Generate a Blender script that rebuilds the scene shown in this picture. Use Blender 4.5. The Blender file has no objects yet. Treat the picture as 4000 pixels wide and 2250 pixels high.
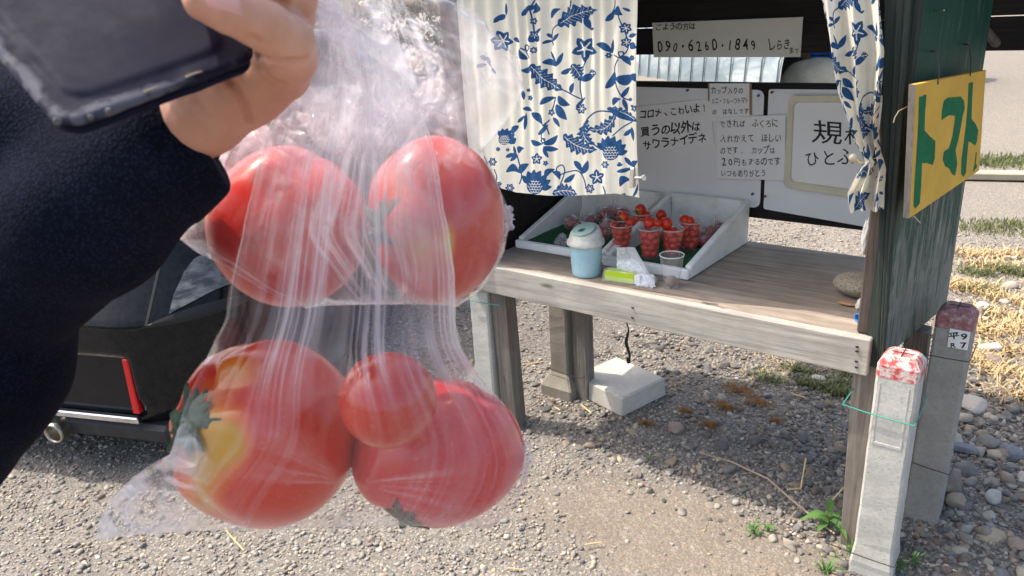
import bpy, math, random
import numpy as np
from mathutils import Vector, Matrix
random.seed(7); np.random.seed(7)
scene = bpy.context.scene
COL = scene.collection

# ------------------------------------------------------------------ camera
F = 2956.0
def _nz(v):
    v = np.asarray(v, float); return v / np.linalg.norm(v)
_X = _nz([4050, 860, -F]); _Z = -_nz([480, 7900, F]); _Z = _nz(_Z - _Z.dot(_X) * _X); _Y = np.cross(_Z, _X)
ROT = np.stack([_X, _Y, _Z])            # camera axes (right, down, forward) -> world
CAM = np.array([0, 0, 1.5])
cam_data = bpy.data.cameras.new('camera'); cam = bpy.data.objects.new('camera', cam_data); COL.objects.link(cam)
m = Matrix.Identity(4)
for i in range(3):
    m[i][0] = ROT[i, 0]; m[i][1] = -ROT[i, 1]; m[i][2] = -ROT[i, 2]; m[i][3] = CAM[i]
cam.matrix_world = m
cam_data.sensor_width = 36; cam_data.lens = 36 * F / 4000; cam_data.clip_start = 0.02; cam_data.clip_end = 2000
cam_data.dof.use_dof = True; cam_data.dof.focus_distance = 1.55; cam_data.dof.aperture_fstop = 20
scene.camera = cam

# ------------------------------------------------------------------ light
SUN = _nz([-0.60, -0.17, 1.0])
world = bpy.data.worlds.new('World'); scene.world = world; world.use_nodes = True
nt = world.node_tree; nt.nodes.clear()
sky = nt.nodes.new('ShaderNodeTexSky'); sky.sky_type = 'NISHITA'; sky.sun_disc = False
sky.sun_elevation = math.asin(SUN[2]); sky.sun_rotation = math.atan2(SUN[0], SUN[1]); sky.dust_density = 4.5; sky.air_density = 1.0
bg = nt.nodes.new('ShaderNodeBackground'); bg.inputs['Strength'].default_value = 0.15
wo = nt.nodes.new('ShaderNodeOutputWorld'); hz = nt.nodes.new('ShaderNodeMix'); hz.data_type = 'RGBA'; hz.blend_type = 'MULTIPLY'; hz.inputs[0].default_value = 1; hz.inputs[7].default_value = (1.0, .985, .93, 1); nt.links.new(sky.outputs[0], hz.inputs[6]); nt.links.new(hz.outputs[2], bg.inputs[0]); nt.links.new(bg.outputs[0], wo.inputs[0])   # warm tint added to the sky light, in place of camera white balance
sl = bpy.data.lights.new('sun', 'SUN'); sl.energy = 2.1; sl.angle = math.radians(0.6); sl.color = (1.0, 0.93, 0.83)
so = bpy.data.objects.new('sun', sl); COL.objects.link(so)
so.rotation_euler = Vector(SUN).to_track_quat('Z', 'Y').to_euler()
scene.view_settings.view_transform = 'Standard'; scene.view_settings.look = 'None'
scene.view_settings.gamma = 1; scene.view_settings.use_curve_mapping = False
scene.view_settings.exposure = 1.36
scene.render.engine = 'CYCLES'
scene.cycles.use_denoising = True
scene.cycles.transparent_max_bounces = 24
scene.cycles.max_bounces = 8

# ------------------------------------------------------------------ back-projection helpers (photo pixels -> places)
def ray(x, y): return ROT @ np.array([(x - 2000) / F, (y - 1125) / F, 1.0])
def onZ(x, y, z): d = ray(x, y); return CAM + d * (z - CAM[2]) / d[2]
def onY(x, y, Y): d = ray(x, y); return CAM + d * Y / d[1]
def onX(x, y, X): d = ray(x, y); return CAM + d * X / d[0]
def K(x, y, d): return CAM + ray(x, y) * d
def Karr(x, y, d):
    x, y, d = np.broadcast_arrays(x, y, d)
    v = np.stack([(x - 2000) / F * d, (y - 1125) / F * d, d], -1)
    return CAM + v @ ROT.T
def proj(P):
    q = (np.asarray(P) - CAM) @ ROT
    return 2000 + F * q[..., 0] / q[..., 2], 1125 + F * q[..., 1] / q[..., 2], q[..., 2]

# ------------------------------------------------------------------ noise (numpy)
def _hash(ix, iy, iz, seed):
    h = (ix * 374761393 + iy * 668265263 + iz * 2147483647 + seed * 974634777) & 0xFFFFFFFF
    h = ((h ^ (h >> 13)) * 1274126177) & 0xFFFFFFFF
    h = h ^ (h >> 16)
    return (h & 0xFFFF) / 65535.0
def vnoise(x, y, z=0.0, seed=0):
    x, y, z = np.broadcast_arrays(np.asarray(x, float), np.asarray(y, float), np.asarray(z, float))
    xi = np.floor(x).astype(np.int64); yi = np.floor(y).astype(np.int64); zi = np.floor(z).astype(np.int64)
    fx = x - xi; fy = y - yi; fz = z - zi
    fx = fx * fx * (3 - 2 * fx); fy = fy * fy * (3 - 2 * fy); fz = fz * fz * (3 - 2 * fz)
    r = 0
    for dz in (0, 1):
        wz = fz if dz else 1 - fz
        for dy in (0, 1):
            wy = fy if dy else 1 - fy
            for dx in (0, 1):
                wx = fx if dx else 1 - fx
                r = r + _hash(xi + dx, yi + dy, zi + dz, seed) * wx * wy * wz
    return r * 2 - 1
def fbm(x, y, z=0.0, o=4, seed=0):
    r = 0; a = 1; s = 0
    for i in range(o):
        r = r + a * vnoise(np.asarray(x) * 2 ** i, np.asarray(y) * 2 ** i, np.asarray(z) * 2 ** i, seed + i); s += a; a *= .5
    return r / s
def sstep(a, b, x):
    t = np.clip((x - a) / (b - a), 0, 1); return t * t * (3 - 2 * t)

# ------------------------------------------------------------------ objects
OFF = {}
def tag(o, label=None, cat=None, group=None, kind=None):
    if label: o['label'] = label
    if cat: o['category'] = cat
    if group: o['group'] = group
    if kind: o['kind'] = kind
    return o
def thing(name, label, cat, loc, group=None):
    o = bpy.data.objects.new(name, None); COL.objects.link(o)
    o.empty_display_size = .05
    o.location = tuple(float(a) for a in loc); OFF[o.name] = np.array(loc, float)
    return tag(o, label, cat, group)
def obj(name, geo, mat, parent=None, smooth=False, loc=None, attrs=None):
    """geo = (verts, faces) in world coordinates"""
    v, f = geo
    v = np.asarray(v, float).reshape(-1, 3)
    off = OFF[parent.name] if parent is not None else (np.array(loc, float) if loc is not None else np.zeros(3))
    me = bpy.data.meshes.new(name)
    if isinstance(f, np.ndarray):
        n, k = f.shape
        me.vertices.add(len(v)); me.vertices.foreach_set('co', (v - off).astype(np.float32).ravel())
        me.loops.add(n * k); me.loops.foreach_set('vertex_index', f.astype(np.int32).ravel())
        me.polygons.add(n); me.polygons.foreach_set('loop_start', np.arange(0, n * k, k, dtype=np.int32))
        me.update(calc_edges=True)
    else:
        me.from_pydata([tuple(a) for a in (v - off)], [], f)
    if smooth:
        me.polygons.foreach_set('use_smooth', [True] * len(me.polygons))
    if attrs:
        for an, arr in attrs.items():
            arr = np.asarray(arr, np.float32)
            if arr.ndim == 1:
                a = me.attributes.new(an, 'FLOAT', 'POINT'); a.data.foreach_set('value', arr)
            else:
                if arr.shape[1] == 3: arr = np.concatenate([arr, np.ones((len(arr), 1), np.float32)], 1)
                a = me.attributes.new(an, 'FLOAT_COLOR', 'POINT'); a.data.foreach_set('color', arr.ravel())
    me.update(); me.validate()
    o = bpy.data.objects.new(name, me); COL.objects.link(o)
    if mat is not None:
        me.materials.append(mat)
    if parent is not None: o.parent = parent
    else: o.location = tuple(off)
    OFF[o.name] = off
    return o
def merge(*gs):
    V = []; Fc = []; n = 0
    for v, f in gs:
        v = np.asarray(v, float).reshape(-1, 3); V.append(v)
        Fc += [tuple(int(i) + n for i in q) for q in f]; n += len(v)
    return np.concatenate(V), Fc
def prism(P, bev=0.002):
    """hexahedron from 8 points: bottom 0-3 ccw, top 4-7, chamfered edges by inset per face"""
    P = np.asarray(P, float); c = P.mean(0)
    faces = [(0, 3, 2, 1), (4, 5, 6, 7), (0, 1, 5, 4), (1, 2, 6, 5), (2, 3, 7, 6), (3, 0, 4, 7)]
    if bev <= 0: return P, faces
    V = []; idx = {}
    for fi, f in enumerate(faces):
        for k in range(4):
            p = P[f[k]]; a = P[f[(k + 1) % 4]]; b = P[f[(k - 1) % 4]]
            da = a - p; db = b - p
            la = np.linalg.norm(da); lb = np.linalg.norm(db)
            q = p + da / la * min(bev, la * .4) + db / lb * min(bev, lb * .4)
            idx[(fi, f[k])] = len(V); V.append(q)
    F2 = [tuple(idx[(fi, v)] for v in f) for fi, f in enumerate(faces)]
    # edges
    em = {}
    for fi, f in enumerate(faces):
        for k in range(4):
            a, b = f[k], f[(k + 1) % 4]
            em.setdefault((min(a, b), max(a, b)), []).append((fi, a, b))
    for e, l in em.items():
        (f1, a, b), (f2, c1, d1) = l
        F2.append((idx[(f1, b)], idx[(f1, a)], idx[(f2, a)], idx[(f2, b)]))
    for v in range(8):
        fs = [fi for fi, f in enumerate(faces) if v in f]
        tri = [idx[(fi, v)] for fi in fs]
        p = [np.array(V[t]) for t in tri]
        n = np.cross(p[1] - p[0], p[2] - p[0])
        if n.dot(P[v] - c) < 0: tri = tri[::-1]
        F2.append(tuple(tri))
    return np.array(V), F2
def box(x0, x1, y0, y1, z0, z1, bev=0.002):
    return prism([(x0, y0, z0), (x1, y0, z0), (x1, y1, z0), (x0, y1, z0), (x0, y0, z1), (x1, y0, z1), (x1, y1, z1), (x0, y1, z1)], bev)
def obox(c, ux, uy, uz, hx, hy, hz, bev=0.002):
    c = np.array(c, float); ux, uy, uz = [_nz(a) for a in (ux, uy, uz)]
    P = [c + ux * a * hx + uy * b * hy + uz * e * hz for (a, b, e) in
         [(-1, -1, -1), (1, -1, -1), (1, 1, -1), (-1, 1, -1), (-1, -1, 1), (1, -1, 1), (1, 1, 1), (-1, 1, 1)]]
    return prism(P, bev)
def post(bx0, bx1, by0, by1, z0, tx0, tx1, ty0, ty1, z1, bev=.003):
    return prism([(bx0, by0, z0), (bx1, by0, z0), (bx1, by1, z0), (bx0, by1, z0), (tx0, ty0, z1), (tx1, ty0, z1), (tx1, ty1, z1), (tx0, ty1, z1)], bev)
def tube(path, rad, n=8, cap=True):
    path = np.asarray(path, float); L = len(path)
    rad = np.full(L, rad, float) if np.isscalar(rad) else np.asarray(rad, float)
    T = np.gradient(path, axis=0); T /= np.linalg.norm(T, axis=1)[:, None] + 1e-12
    ref = np.array([0, 0, 1.0]) if abs(T[0][2]) < .9 else np.array([1.0, 0, 0])
    V = []; a = np.linspace(0, 2 * np.pi, n, endpoint=False)
    N = _nz(np.cross(T[0], ref))
    for i in range(L):
        N = N - N.dot(T[i]) * T[i]; N = _nz(N); B = np.cross(T[i], N)
        V.append(path[i] + rad[i] * (np.cos(a)[:, None] * N + np.sin(a)[:, None] * B))
    V = np.concatenate(V); Fc = []
    for i in range(L - 1):
        for k in range(n):
            Fc.append((i * n + k, i * n + (k + 1) % n, (i + 1) * n + (k + 1) % n, (i + 1) * n + k))
    if cap:
        Fc.append(tuple(range(n))[::-1]); Fc.append(tuple(range((L - 1) * n, L * n)))
    return V, Fc
def lathe(prof, c, n=28, up=(0, 0, 1), cap0=True, cap1=False):
    up = _nz(up); a0 = _nz(np.cross(up, [0.3, 1, 0.1])); b0 = np.cross(up, a0); c = np.array(c, float)
    a = np.linspace(0, 2 * np.pi, n, endpoint=False); V = []; Fc = []
    for r, h in prof:
        V.append(c + up * h + r * (np.cos(a)[:, None] * a0 + np.sin(a)[:, None] * b0))
    V = np.concatenate(V)
    for i in range(len(prof) - 1):
        for k in range(n):
            Fc.append((i * n + k, i * n + (k + 1) % n, (i + 1) * n + (k + 1) % n, (i + 1) * n + k))
    if cap0: Fc.append(tuple(range(n))[::-1])
    if cap1: Fc.append(tuple(range((len(prof) - 1) * n, len(prof) * n)))
    return V, Fc
def ico(sub=2):
    t = (1 + 5 ** .5) / 2
    v = [(-1, t, 0), (1, t, 0), (-1, -t, 0), (1, -t, 0), (0, -1, t), (0, 1, t), (0, -1, -t), (0, 1, -t), (t, 0, -1), (t, 0, 1), (-t, 0, -1), (-t, 0, 1)]
    v = [_nz(a) for a in v]
    f = [(0, 11, 5), (0, 5, 1), (0, 1, 7), (0, 7, 10), (0, 10, 11), (1, 5, 9), (5, 11, 4), (11, 10, 2), (10, 7, 6), (7, 1, 8), (3, 9, 4), (3, 4, 2), (3, 2, 6), (3, 6, 8), (3, 8, 9), (4, 9, 5), (2, 4, 11), (6, 2, 10), (8, 6, 7), (9, 8, 1)]
    for _ in range(sub):
        e = {}; nf = []
        def mid(a, b):
            k = (min(a, b), max(a, b))
            if k not in e: e[k] = len(v); v.append(_nz(v[a] + v[b]))
            return e[k]
        for a, b, c in f:
            ab, bc, ca = mid(a, b), mid(b, c), mid(c, a); nf += [(a, ab, ca), (b, bc, ab), (c, ca, bc), (ab, bc, ca)]
        f = nf
    return np.array(v), np.array(f)
ICO = [ico(0), ico(1), ico(2), ico(3), ico(4)]
def sheet(P, thick=None):
    """grid of points (nu,nv,3) -> verts, quads"""
    nu, nv = P.shape[:2]
    i = np.arange(nu - 1)[:, None] * nv + np.arange(nv - 1)[None]
    f = np.stack([i, i + nv, i + nv + 1, i + 1], -1).reshape(-1, 4)
    return P.reshape(-1, 3), f
import openvdb
def sdf_mesh(fn, lo, hi, vox, adapt=0.0):
    """fn(points Nx3)->sdf in metres, meshed over a box given in local coordinates"""
    lo = np.array(lo); hi = np.array(hi); n = np.ceil((hi - lo) / vox).astype(int) + 1
    A = np.empty(n, np.float32)
    ys, zs = np.meshgrid(lo[1] + np.arange(n[1]) * vox, lo[2] + np.arange(n[2]) * vox, indexing='ij')
    for i in range(0, n[0], 8):
        xs = lo[0] + np.arange(i, min(i + 8, n[0])) * vox
        P = np.stack(np.broadcast_arrays(xs[:, None, None], ys[None], zs[None]), -1)
        A[i:i + len(xs)] = fn(P)
    g = openvdb.FloatGrid(3 * vox); g.copyFromArray(np.clip(A, -3 * vox, 3 * vox))
    pts, tri, quads = g.convertToPolygons(0.0, adapt)
    V = lo + pts * vox
    if len(tri):
        Fc = [tuple(q[::-1]) for q in quads.tolist()] + [tuple(t[::-1]) for t in tri.tolist()]
    else:
        Fc = quads[:, ::-1].astype(int)
    return V, Fc
def cap_d(P, a, b, ra, rb):
    """round cone approx"""
    a = np.asarray(a, float); b = np.asarray(b, float); ab = b - a
    t = np.clip(((P - a) @ ab) / ab.dot(ab), 0, 1)
    return np.linalg.norm(P - a - t[..., None] * ab, axis=-1) - (ra + (rb - ra) * t)
def smin(a, b, k):
    h = np.clip(.5 + .5 * (b - a) / k, 0, 1); return b + (a - b) * h - k * h * (1 - h)
def smax(a, b, k): return -smin(-a, -b, k)

# ------------------------------------------------------------------ materials
class NB:
    def __init__(s, name):
        s.m = bpy.data.materials.new(name); s.m.use_nodes = True; s.t = s.m.node_tree; s.t.nodes.clear()
        s.out = s.t.nodes.new('ShaderNodeOutputMaterial')
    def n(s, ty, **kw):
        x = s.t.nodes.new('ShaderNode' + ty)
        for k, v in kw.items():
            if k in x.inputs: s.set(x.inputs[k], v)
            else: setattr(x, k, v)
        return x
    def set(s, sock, v):
        if isinstance(v, bpy.types.NodeSocket): s.t.links.new(v, sock)
        elif isinstance(v, (tuple, list)) and len(v) == 3 and sock.type == 'RGBA': sock.default_value = (*v, 1)
        else: sock.default_value = v
    def co(s, scale=(1, 1, 1), rot=(0, 0, 0), kind='Object'):
        tc = s.n('TexCoord'); mp = s.n('Mapping'); s.set(mp.inputs['Vector'], tc.outputs[kind])
        mp.inputs['Scale'].default_value = scale; mp.inputs['Rotation'].default_value = rot
        return mp.outputs[0]
    def noise(s, vec, scale=5, detail=5, rough=.6, dist=0):
        x = s.n('TexNoise'); s.set(x.inputs['Vector'], vec)
        x.inputs['Scale'].default_value = scale; x.inputs['Detail'].default_value = detail
        x.inputs['Roughness'].default_value = rough; x.inputs['Distortion'].default_value = dist
        return x.outputs['Fac']
    def vor(s, vec, scale=5, feat='F1', out='Distance'):
        x = s.n('TexVoronoi', feature=feat); s.set(x.inputs['Vector'], vec); x.inputs['Scale'].default_value = scale
        return x.outputs[out]
    def ramp(s, fac, stops):
        x = s.n('ValToRGB'); s.set(x.inputs[0], fac); e = x.color_ramp.elements
        while len(e) < len(stops): e.new(.5)
        for i, (p, c) in enumerate(stops):
            e[i].position = p; e[i].color = (*c, 1) if len(c) == 3 else c
        return x.outputs[0]
    def math(s, op, a, b=None, clamp=False):
        x = s.n('Math', operation=op, use_clamp=clamp); s.set(x.inputs[0], a)
        if b is not None: s.set(x.inputs[1], b)
        return x.outputs[0]
    def mix(s, fac, a, b, mode='MIX'):
        x = s.n('Mix', data_type='RGBA', blend_type=mode)
        s.set(x.inputs[0], fac); s.set(x.inputs[6], a); s.set(x.inputs[7], b)
        return x.outputs[2]
    def attr(s, name, out='Color'):
        x = s.n('Attribute', attribute_name=name); return x.outputs[out]
    def bump(s, h, strength=.3, dist=.01):
        x = s.n('Bump'); s.set(x.inputs['Height'], h); x.inputs['Strength'].default_value = strength; x.inputs['Distance'].default_value = dist
        return x.outputs[0]
    def pr(s, **kw):
        x = s.n('BsdfPrincipled')
        for k, v in kw.items(): s.set(x.inputs[k.replace('_', ' ')], v)
        return x.outputs[0]
    def done(s, sh):
        s.t.links.new(sh, s.out.inputs[0]); return s.m
def g3(a): return (a, a, a)
def simple(name, col, rough=.6, metal=0., bump=0., bscale=60, var=.25, spec=.35, vscale=8):
    b = NB(name); v = b.co()
    nz = b.noise(v, vscale, 6, .65)
    c1 = tuple(x * (1 - var) for x in col); c2 = tuple(min(1, x * (1 + var)) for x in col)
    c = b.ramp(nz, [(.3, c1), (.7, c2)])
    kw = dict(Base_Color=c, Roughness=rough, Metallic=metal)
    if bump: kw['Normal'] = b.bump(b.noise(v, bscale, 6, .7), bump, .003)
    x = b.n('BsdfPrincipled')
    for k, vv in kw.items(): b.set(x.inputs[k.replace('_', ' ')], vv)
    x.inputs['Specular IOR Level'].default_value = spec
    return b.done(x.outputs[0])
def wood(name, axis, c1, c2, c3=None, rough=.8, scale=1.0, grain=26, peel=None):
    """weathered wood: grain stretched along axis (0,1,2)"""
    b = NB(name); sc = [grain * scale] * 3; sc[axis] = 1.6 * scale
    v = b.co(tuple(sc)); v2 = b.co()
    n1 = b.noise(v, 1.0, 8, .7, 1.2); n2 = b.noise(v, 4.0, 4, .7, .4); n3 = b.noise(v2, 5, 5, .6)
    f = b.math('ADD', b.math('MULTIPLY', n1, .65), b.math('MULTIPLY', n2, .35))
    c = b.ramp(f, [(.36, c1), (.5, c2), (.66, c3 or tuple(min(1, x * 1.25) for x in c2))])
    c = b.mix(b.ramp(n3, [(.35, g3(.55)), (.65, g3(0))]), c, c1)
    vk = b.vor(b.co(tuple([9 if i != axis else 2.5 for i in range(3)])), 1.0)
    c = b.mix(b.ramp(vk, [(.03, g3(.75)), (.09, g3(0))]), c, tuple(x * .35 for x in c1))
    if peel:
        sp = [38] * 3; sp[axis] = 5
        pf = b.noise(b.co(tuple(sp)), 1, 6, .75, .5)
        hg = b.attr('wear', 'Fac')
        pf2 = b.math('ADD', pf, hg)
        c = b.mix(b.ramp(pf2, [(.50, g3(1)), (.60, g3(0))]), c, b.ramp(b.noise(v2, 9, 5, .7), [(.3, peel[0]), (.7, peel[1])]))
    return b.done(b.pr(Base_Color=c, Roughness=rough, Specular_IOR_Level=.2, Normal=b.bump(f, .55, .004)))
def concrete(name, c1, c2, scale=1):
    b = NB(name); v = b.co()
    n1 = b.noise(v, 9 * scale, 7, .65); n2 = b.noise(v, 120 * scale, 4, .7); vo = b.vor(v, 75 * scale)
    c = b.ramp(n1, [(.3, c1), (.7, c2)])
    c = b.mix(b.ramp(n2, [(.3, g3(.35)), (.6, g3(0))]), c, tuple(x * .6 for x in c1))
    c = b.mix(b.ramp(vo, [(.06, g3(.7)), (.14, g3(0))]), c, tuple(x * .3 for x in c1))
    h = b.math('ADD', b.math('MULTIPLY', n2, .5), b.ramp(vo, [(.05, g3(0)), (.16, g3(.5))]))
    return b.done(b.pr(Base_Color=c, Roughness=.9, Normal=b.bump(h, .5, .003)))
def film(name, base=.10, amp=.6, col=(.93, .93, .97), rough=.18, crease=True, tl=.5, spec=1.0):
    b = NB(name)
    tr = b.n('BsdfTransparent').outputs[0]; b_ = b
    di = b.n('BsdfDiffuse', Color=col).outputs[0]; tn = b.n('BsdfTranslucent', Color=col).outputs[0]
    m1 = b.n('MixShader'); b.set(m1.inputs[0], tl); b.set(m1.inputs[1], di); b.set(m1.inputs[2], tn)
    gl = b.n('BsdfGlossy'); gl.inputs['Color'].default_value = (1, 1, 1, 1); gl.inputs['Roughness'].default_value = rough
    if crease:
        cr = b.attr('crease', 'Fac')
        fac = b.math('ADD', b.math('MULTIPLY', cr, amp), base, True)
    else: fac = base
    m2 = b.n('MixShader'); b.set(m2.inputs[0], fac); b.set(m2.inputs[1], tr); b.set(m2.inputs[2], m1.outputs[0])
    geo = b.n('NewGeometry'); fr = b.n('Fresnel')
    b.set(fr.inputs['IOR'], b.math('SUBTRACT', 1.45, b.math('MULTIPLY', geo.outputs['Backfacing'], 1.45 - 1 / 1.45)))
    ff = b.math('MULTIPLY', fr.outputs[0], spec, True)
    m3 = b.n('MixShader'); b.set(m3.inputs[0], ff); b.set(m3.inputs[1], m2.outputs[0]); b.set(m3.inputs[2], gl.outputs[0])
    return b.done(m3.outputs[0])
def leafmat(name, c1, c2):
    b = NB(name); vv = b.co(); c = b.ramp(b.noise(vv, 25, 4), [(.3, c1), (.7, c2)]); s_ = b.pr(Base_Color=c, Roughness=.55); t = b.n('BsdfTranslucent', Color=c).outputs[0]; mm = b.n('MixShader'); b.set(mm.inputs[0], .35); b.set(mm.inputs[1], s_); b.set(mm.inputs[2], t); return b.done(mm.outputs[0])
# ================================================================== GROUND
def gh(x, y):
    near = np.exp(-((np.asarray(x) + 1) ** 2 + (np.asarray(y) - 2) ** 2) / 30)
    return .012 * fbm(np.asarray(x) * 1.3, np.asarray(y) * 1.3, o=3, seed=3) * near + .15 * fbm(np.asarray(x) * .12, np.asarray(y) * .12, o=2, seed=5) * (1 - near)
def nonuni(c0, c1, step, far, k=1.16):
    a = list(np.arange(c0, c1, step)); s = step; x = c1; R = [x]
    while x < far: s *= k; x += s; R.append(x)
    L = []; s = step; x = c0
    while x > -far: s *= k; x -= s; L.append(x)
    return np.array(L[::-1] + a + R)
gx = nonuni(-3.6, .8, .022, 400); gy = nonuni(.6, 4.6, .022, 400)
GX, GY = np.meshgrid(gx, gy, indexing='ij'); GZ = gh(GX, GY)
GZ += .004 * fbm(GX * 14, GY * 14, o=3, seed=9) * np.exp(-((GX + 1) ** 2 + (GY - 2) ** 2) / 12)
def sandy(x, y):   # the smooth trodden patch in front of the stand
    return sstep(1.25, .55, np.hypot((x + .82 - .5 * (y - 1.75)) / .52, (y - 1.74) / .24) + .35 * fbm(x * 4, y * 4, o=3, seed=21))
def shaded_soil(x, y):  # bare soil beside the car, with the car's shade painted into its colour
    return sstep(.9, .4, np.hypot((x + 2.0) / .55, (y - 2.95) / .75) + .3 * fbm(x * 3, y * 3, seed=22))
def strawy(x, y):
    return sstep(1.1, .3, np.hypot((x - .0) / .55, (y - 3.9) / 1.15) + .6 * fbm(x * 3, y * 3, seed=23))
c = np.empty(GX.shape + (3,)); 
sand = np.array([.33, .268, .205]); grit = np.array([.25, .225, .195]); dk = np.array([.125, .10, .09]); strw = np.array([.42, .33, .2]); far = np.array([.33, .28, .22])
w = sandy(GX, GY)[..., None]; c[:] = grit; c = c * (1 - w) + sand * w
w = shaded_soil(GX, GY)[..., None]; c = c * (1 - w) + dk * w
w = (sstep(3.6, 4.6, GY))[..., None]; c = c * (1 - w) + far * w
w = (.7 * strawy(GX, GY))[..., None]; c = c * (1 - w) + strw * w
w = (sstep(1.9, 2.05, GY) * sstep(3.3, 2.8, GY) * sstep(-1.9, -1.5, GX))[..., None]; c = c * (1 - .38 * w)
c *= .86
c *= (1 + .16 * fbm(GX * 5, GY * 5, seed=12))[..., None]
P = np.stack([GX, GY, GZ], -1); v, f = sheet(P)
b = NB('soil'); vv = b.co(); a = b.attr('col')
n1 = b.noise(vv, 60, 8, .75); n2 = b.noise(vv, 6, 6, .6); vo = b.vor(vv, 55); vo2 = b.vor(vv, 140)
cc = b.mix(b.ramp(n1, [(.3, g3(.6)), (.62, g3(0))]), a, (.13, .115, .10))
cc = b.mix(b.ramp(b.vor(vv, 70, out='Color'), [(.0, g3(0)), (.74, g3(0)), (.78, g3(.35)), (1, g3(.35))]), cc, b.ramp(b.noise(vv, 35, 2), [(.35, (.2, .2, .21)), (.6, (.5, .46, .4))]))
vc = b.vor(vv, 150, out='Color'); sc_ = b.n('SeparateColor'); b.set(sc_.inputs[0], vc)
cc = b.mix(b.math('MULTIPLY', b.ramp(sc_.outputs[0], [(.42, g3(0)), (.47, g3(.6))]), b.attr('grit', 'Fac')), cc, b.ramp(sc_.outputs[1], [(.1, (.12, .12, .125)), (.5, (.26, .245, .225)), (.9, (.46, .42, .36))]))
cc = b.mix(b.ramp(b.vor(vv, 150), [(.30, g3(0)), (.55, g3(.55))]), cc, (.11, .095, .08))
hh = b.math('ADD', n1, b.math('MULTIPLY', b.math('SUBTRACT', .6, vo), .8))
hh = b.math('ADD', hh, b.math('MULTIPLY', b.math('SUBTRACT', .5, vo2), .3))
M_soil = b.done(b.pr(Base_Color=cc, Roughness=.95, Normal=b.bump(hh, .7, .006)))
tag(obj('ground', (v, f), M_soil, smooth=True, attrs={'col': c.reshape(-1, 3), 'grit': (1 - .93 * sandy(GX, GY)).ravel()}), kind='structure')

# ------------------------------------------------------------------ stones
b = NB('stone'); vv = b.co(); a = b.attr('col'); n1 = b.noise(vv, 140, 5, .7); n2 = b.noise(vv, 28, 4, .6)
cc = b.mix(b.ramp(n1, [(.35, g3(.3)), (.6, g3(0))]), a, (.1, .095, .09)); cc = b.mix(b.ramp(n2, [(.5, g3(0)), (.75, g3(.3))]), cc, (.5, .47, .42))
M_stone = b.done(b.pr(Base_Color=cc, Roughness=.85, Normal=b.bump(n1, .35, .002)))
PAL = np.array([[.22, .225, .235], [.27, .265, .26], [.34, .33, .32], [.40, .37, .33], [.42, .36, .27], [.25, .20, .175], [.14, .145, .155], [.17, .18, .2], [.47, .45, .41], [.3, .24, .2], [.36, .35, .36]])
def stones(name, X, Y, R, sub, pal_w=None, sink=.35, dark=1.0, flat=(.45, .8), seed=1, Zb=None):
    rs = np.random.RandomState(seed); N = len(X)
    T = []
    for k in range(14):
        v, f = ICO[sub]; v = v.copy(); s = rs.uniform(-9, 9)
        r = 1 + .32 * fbm(v[:, 0] * 1.1 + s, v[:, 1] * 1.1, v[:, 2] * 1.1, 3, k)
        v = v * r[:, None]
        for _ in range(7):                                   # knock a few flat facets into it
            d = _nz(rs.normal(size=3)); h = rs.uniform(.40, .80); e = v @ d - h
            v = v - np.clip(e, 0, None)[:, None] * d
        T.append(v)
    T = np.array(T); f = ICO[sub][1]; nv = T.shape[1]
    k = rs.randint(0, 14, N); ang = rs.uniform(0, 6.28, N)
    sx = R * rs.uniform(.85, 1.35, N); sy = R * rs.uniform(.7, 1.0, N); sz = R * rs.uniform(*flat, N)
    V = T[k] * np.stack([sx, sy, sz], -1)[:, None]
    ti = rs.normal(0, .25, N)[:, None]
    z = V[..., 2] * np.cos(ti) + V[..., 0] * np.sin(ti); x = V[..., 0] * np.cos(ti) - V[..., 2] * np.sin(ti)
    ca, sa = np.cos(ang)[:, None], np.sin(ang)[:, None]
    V = np.stack([x * ca - V[..., 1] * sa, x * sa + V[..., 1] * ca, z], -1)
    z0 = gh(X, Y) if Zb is None else Zb
    V += np.stack([X, Y, z0 + sz * (1 - 2 * sink) * .8], -1)[:, None]
    Fc = (f[None] + (np.arange(N) * nv)[:, None, None]).reshape(-1, 3)
    p = np.ones(len(PAL)) if pal_w is None else np.array(pal_w, float); p /= p.sum()
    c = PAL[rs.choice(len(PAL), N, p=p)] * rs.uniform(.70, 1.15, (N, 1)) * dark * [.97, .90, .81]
    C_ = np.repeat(c, nv, axis=0)
    o = obj(name, (V.reshape(-1, 3), Fc), M_stone, smooth=False, attrs={'col': C_})
    return o
def scatter(n, x0, x1, y0, y1, dens, seed, margin=120):
    rs = np.random.RandomState(seed); X = rs.uniform(x0, x1, n); Y = rs.uniform(y0, y1, n)
    px, py, d = proj(np.stack([X, Y, 0 * X], -1))
    k = (px > -margin) & (px < 4000 + margin) & (py > -margin) & (py < 2250 + margin) & (rs.uniform(size=n) < dens(X, Y))
    return X[k], Y[k]
def dens_fine(x, y):
    return (1 - .93 * sandy(x, y)) * (1 - .75 * shaded_soil(x, y)) * sstep(6.5, 4.0, y) * (.72 + .28 * sstep(-.35, .25, fbm(x * 4, y * 4, seed=31)))
X, Y = scatter(150000, -4.2, .7, .15, 5.5, dens_fine, 1)
rs = np.random.RandomState(4)
R_ = np.clip(rs.lognormal(math.log(.0056), .45, len(X)), .0026, .017)
tag(stones('gravel', X, Y, R_, 0, [2, 2, 2, 2, 1.3, .7, .7, .8, 1.2, .6, 1], seed=2), kind='stuff')
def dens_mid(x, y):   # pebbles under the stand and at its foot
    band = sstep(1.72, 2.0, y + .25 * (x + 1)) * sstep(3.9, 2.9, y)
    return band * (.35 + .65 * sstep(-.9, -.3, x)) * (1 - .8 * sandy(x, y)) * (1 - .9 * shaded_soil(x, y)) * (x > -2.0)
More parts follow.
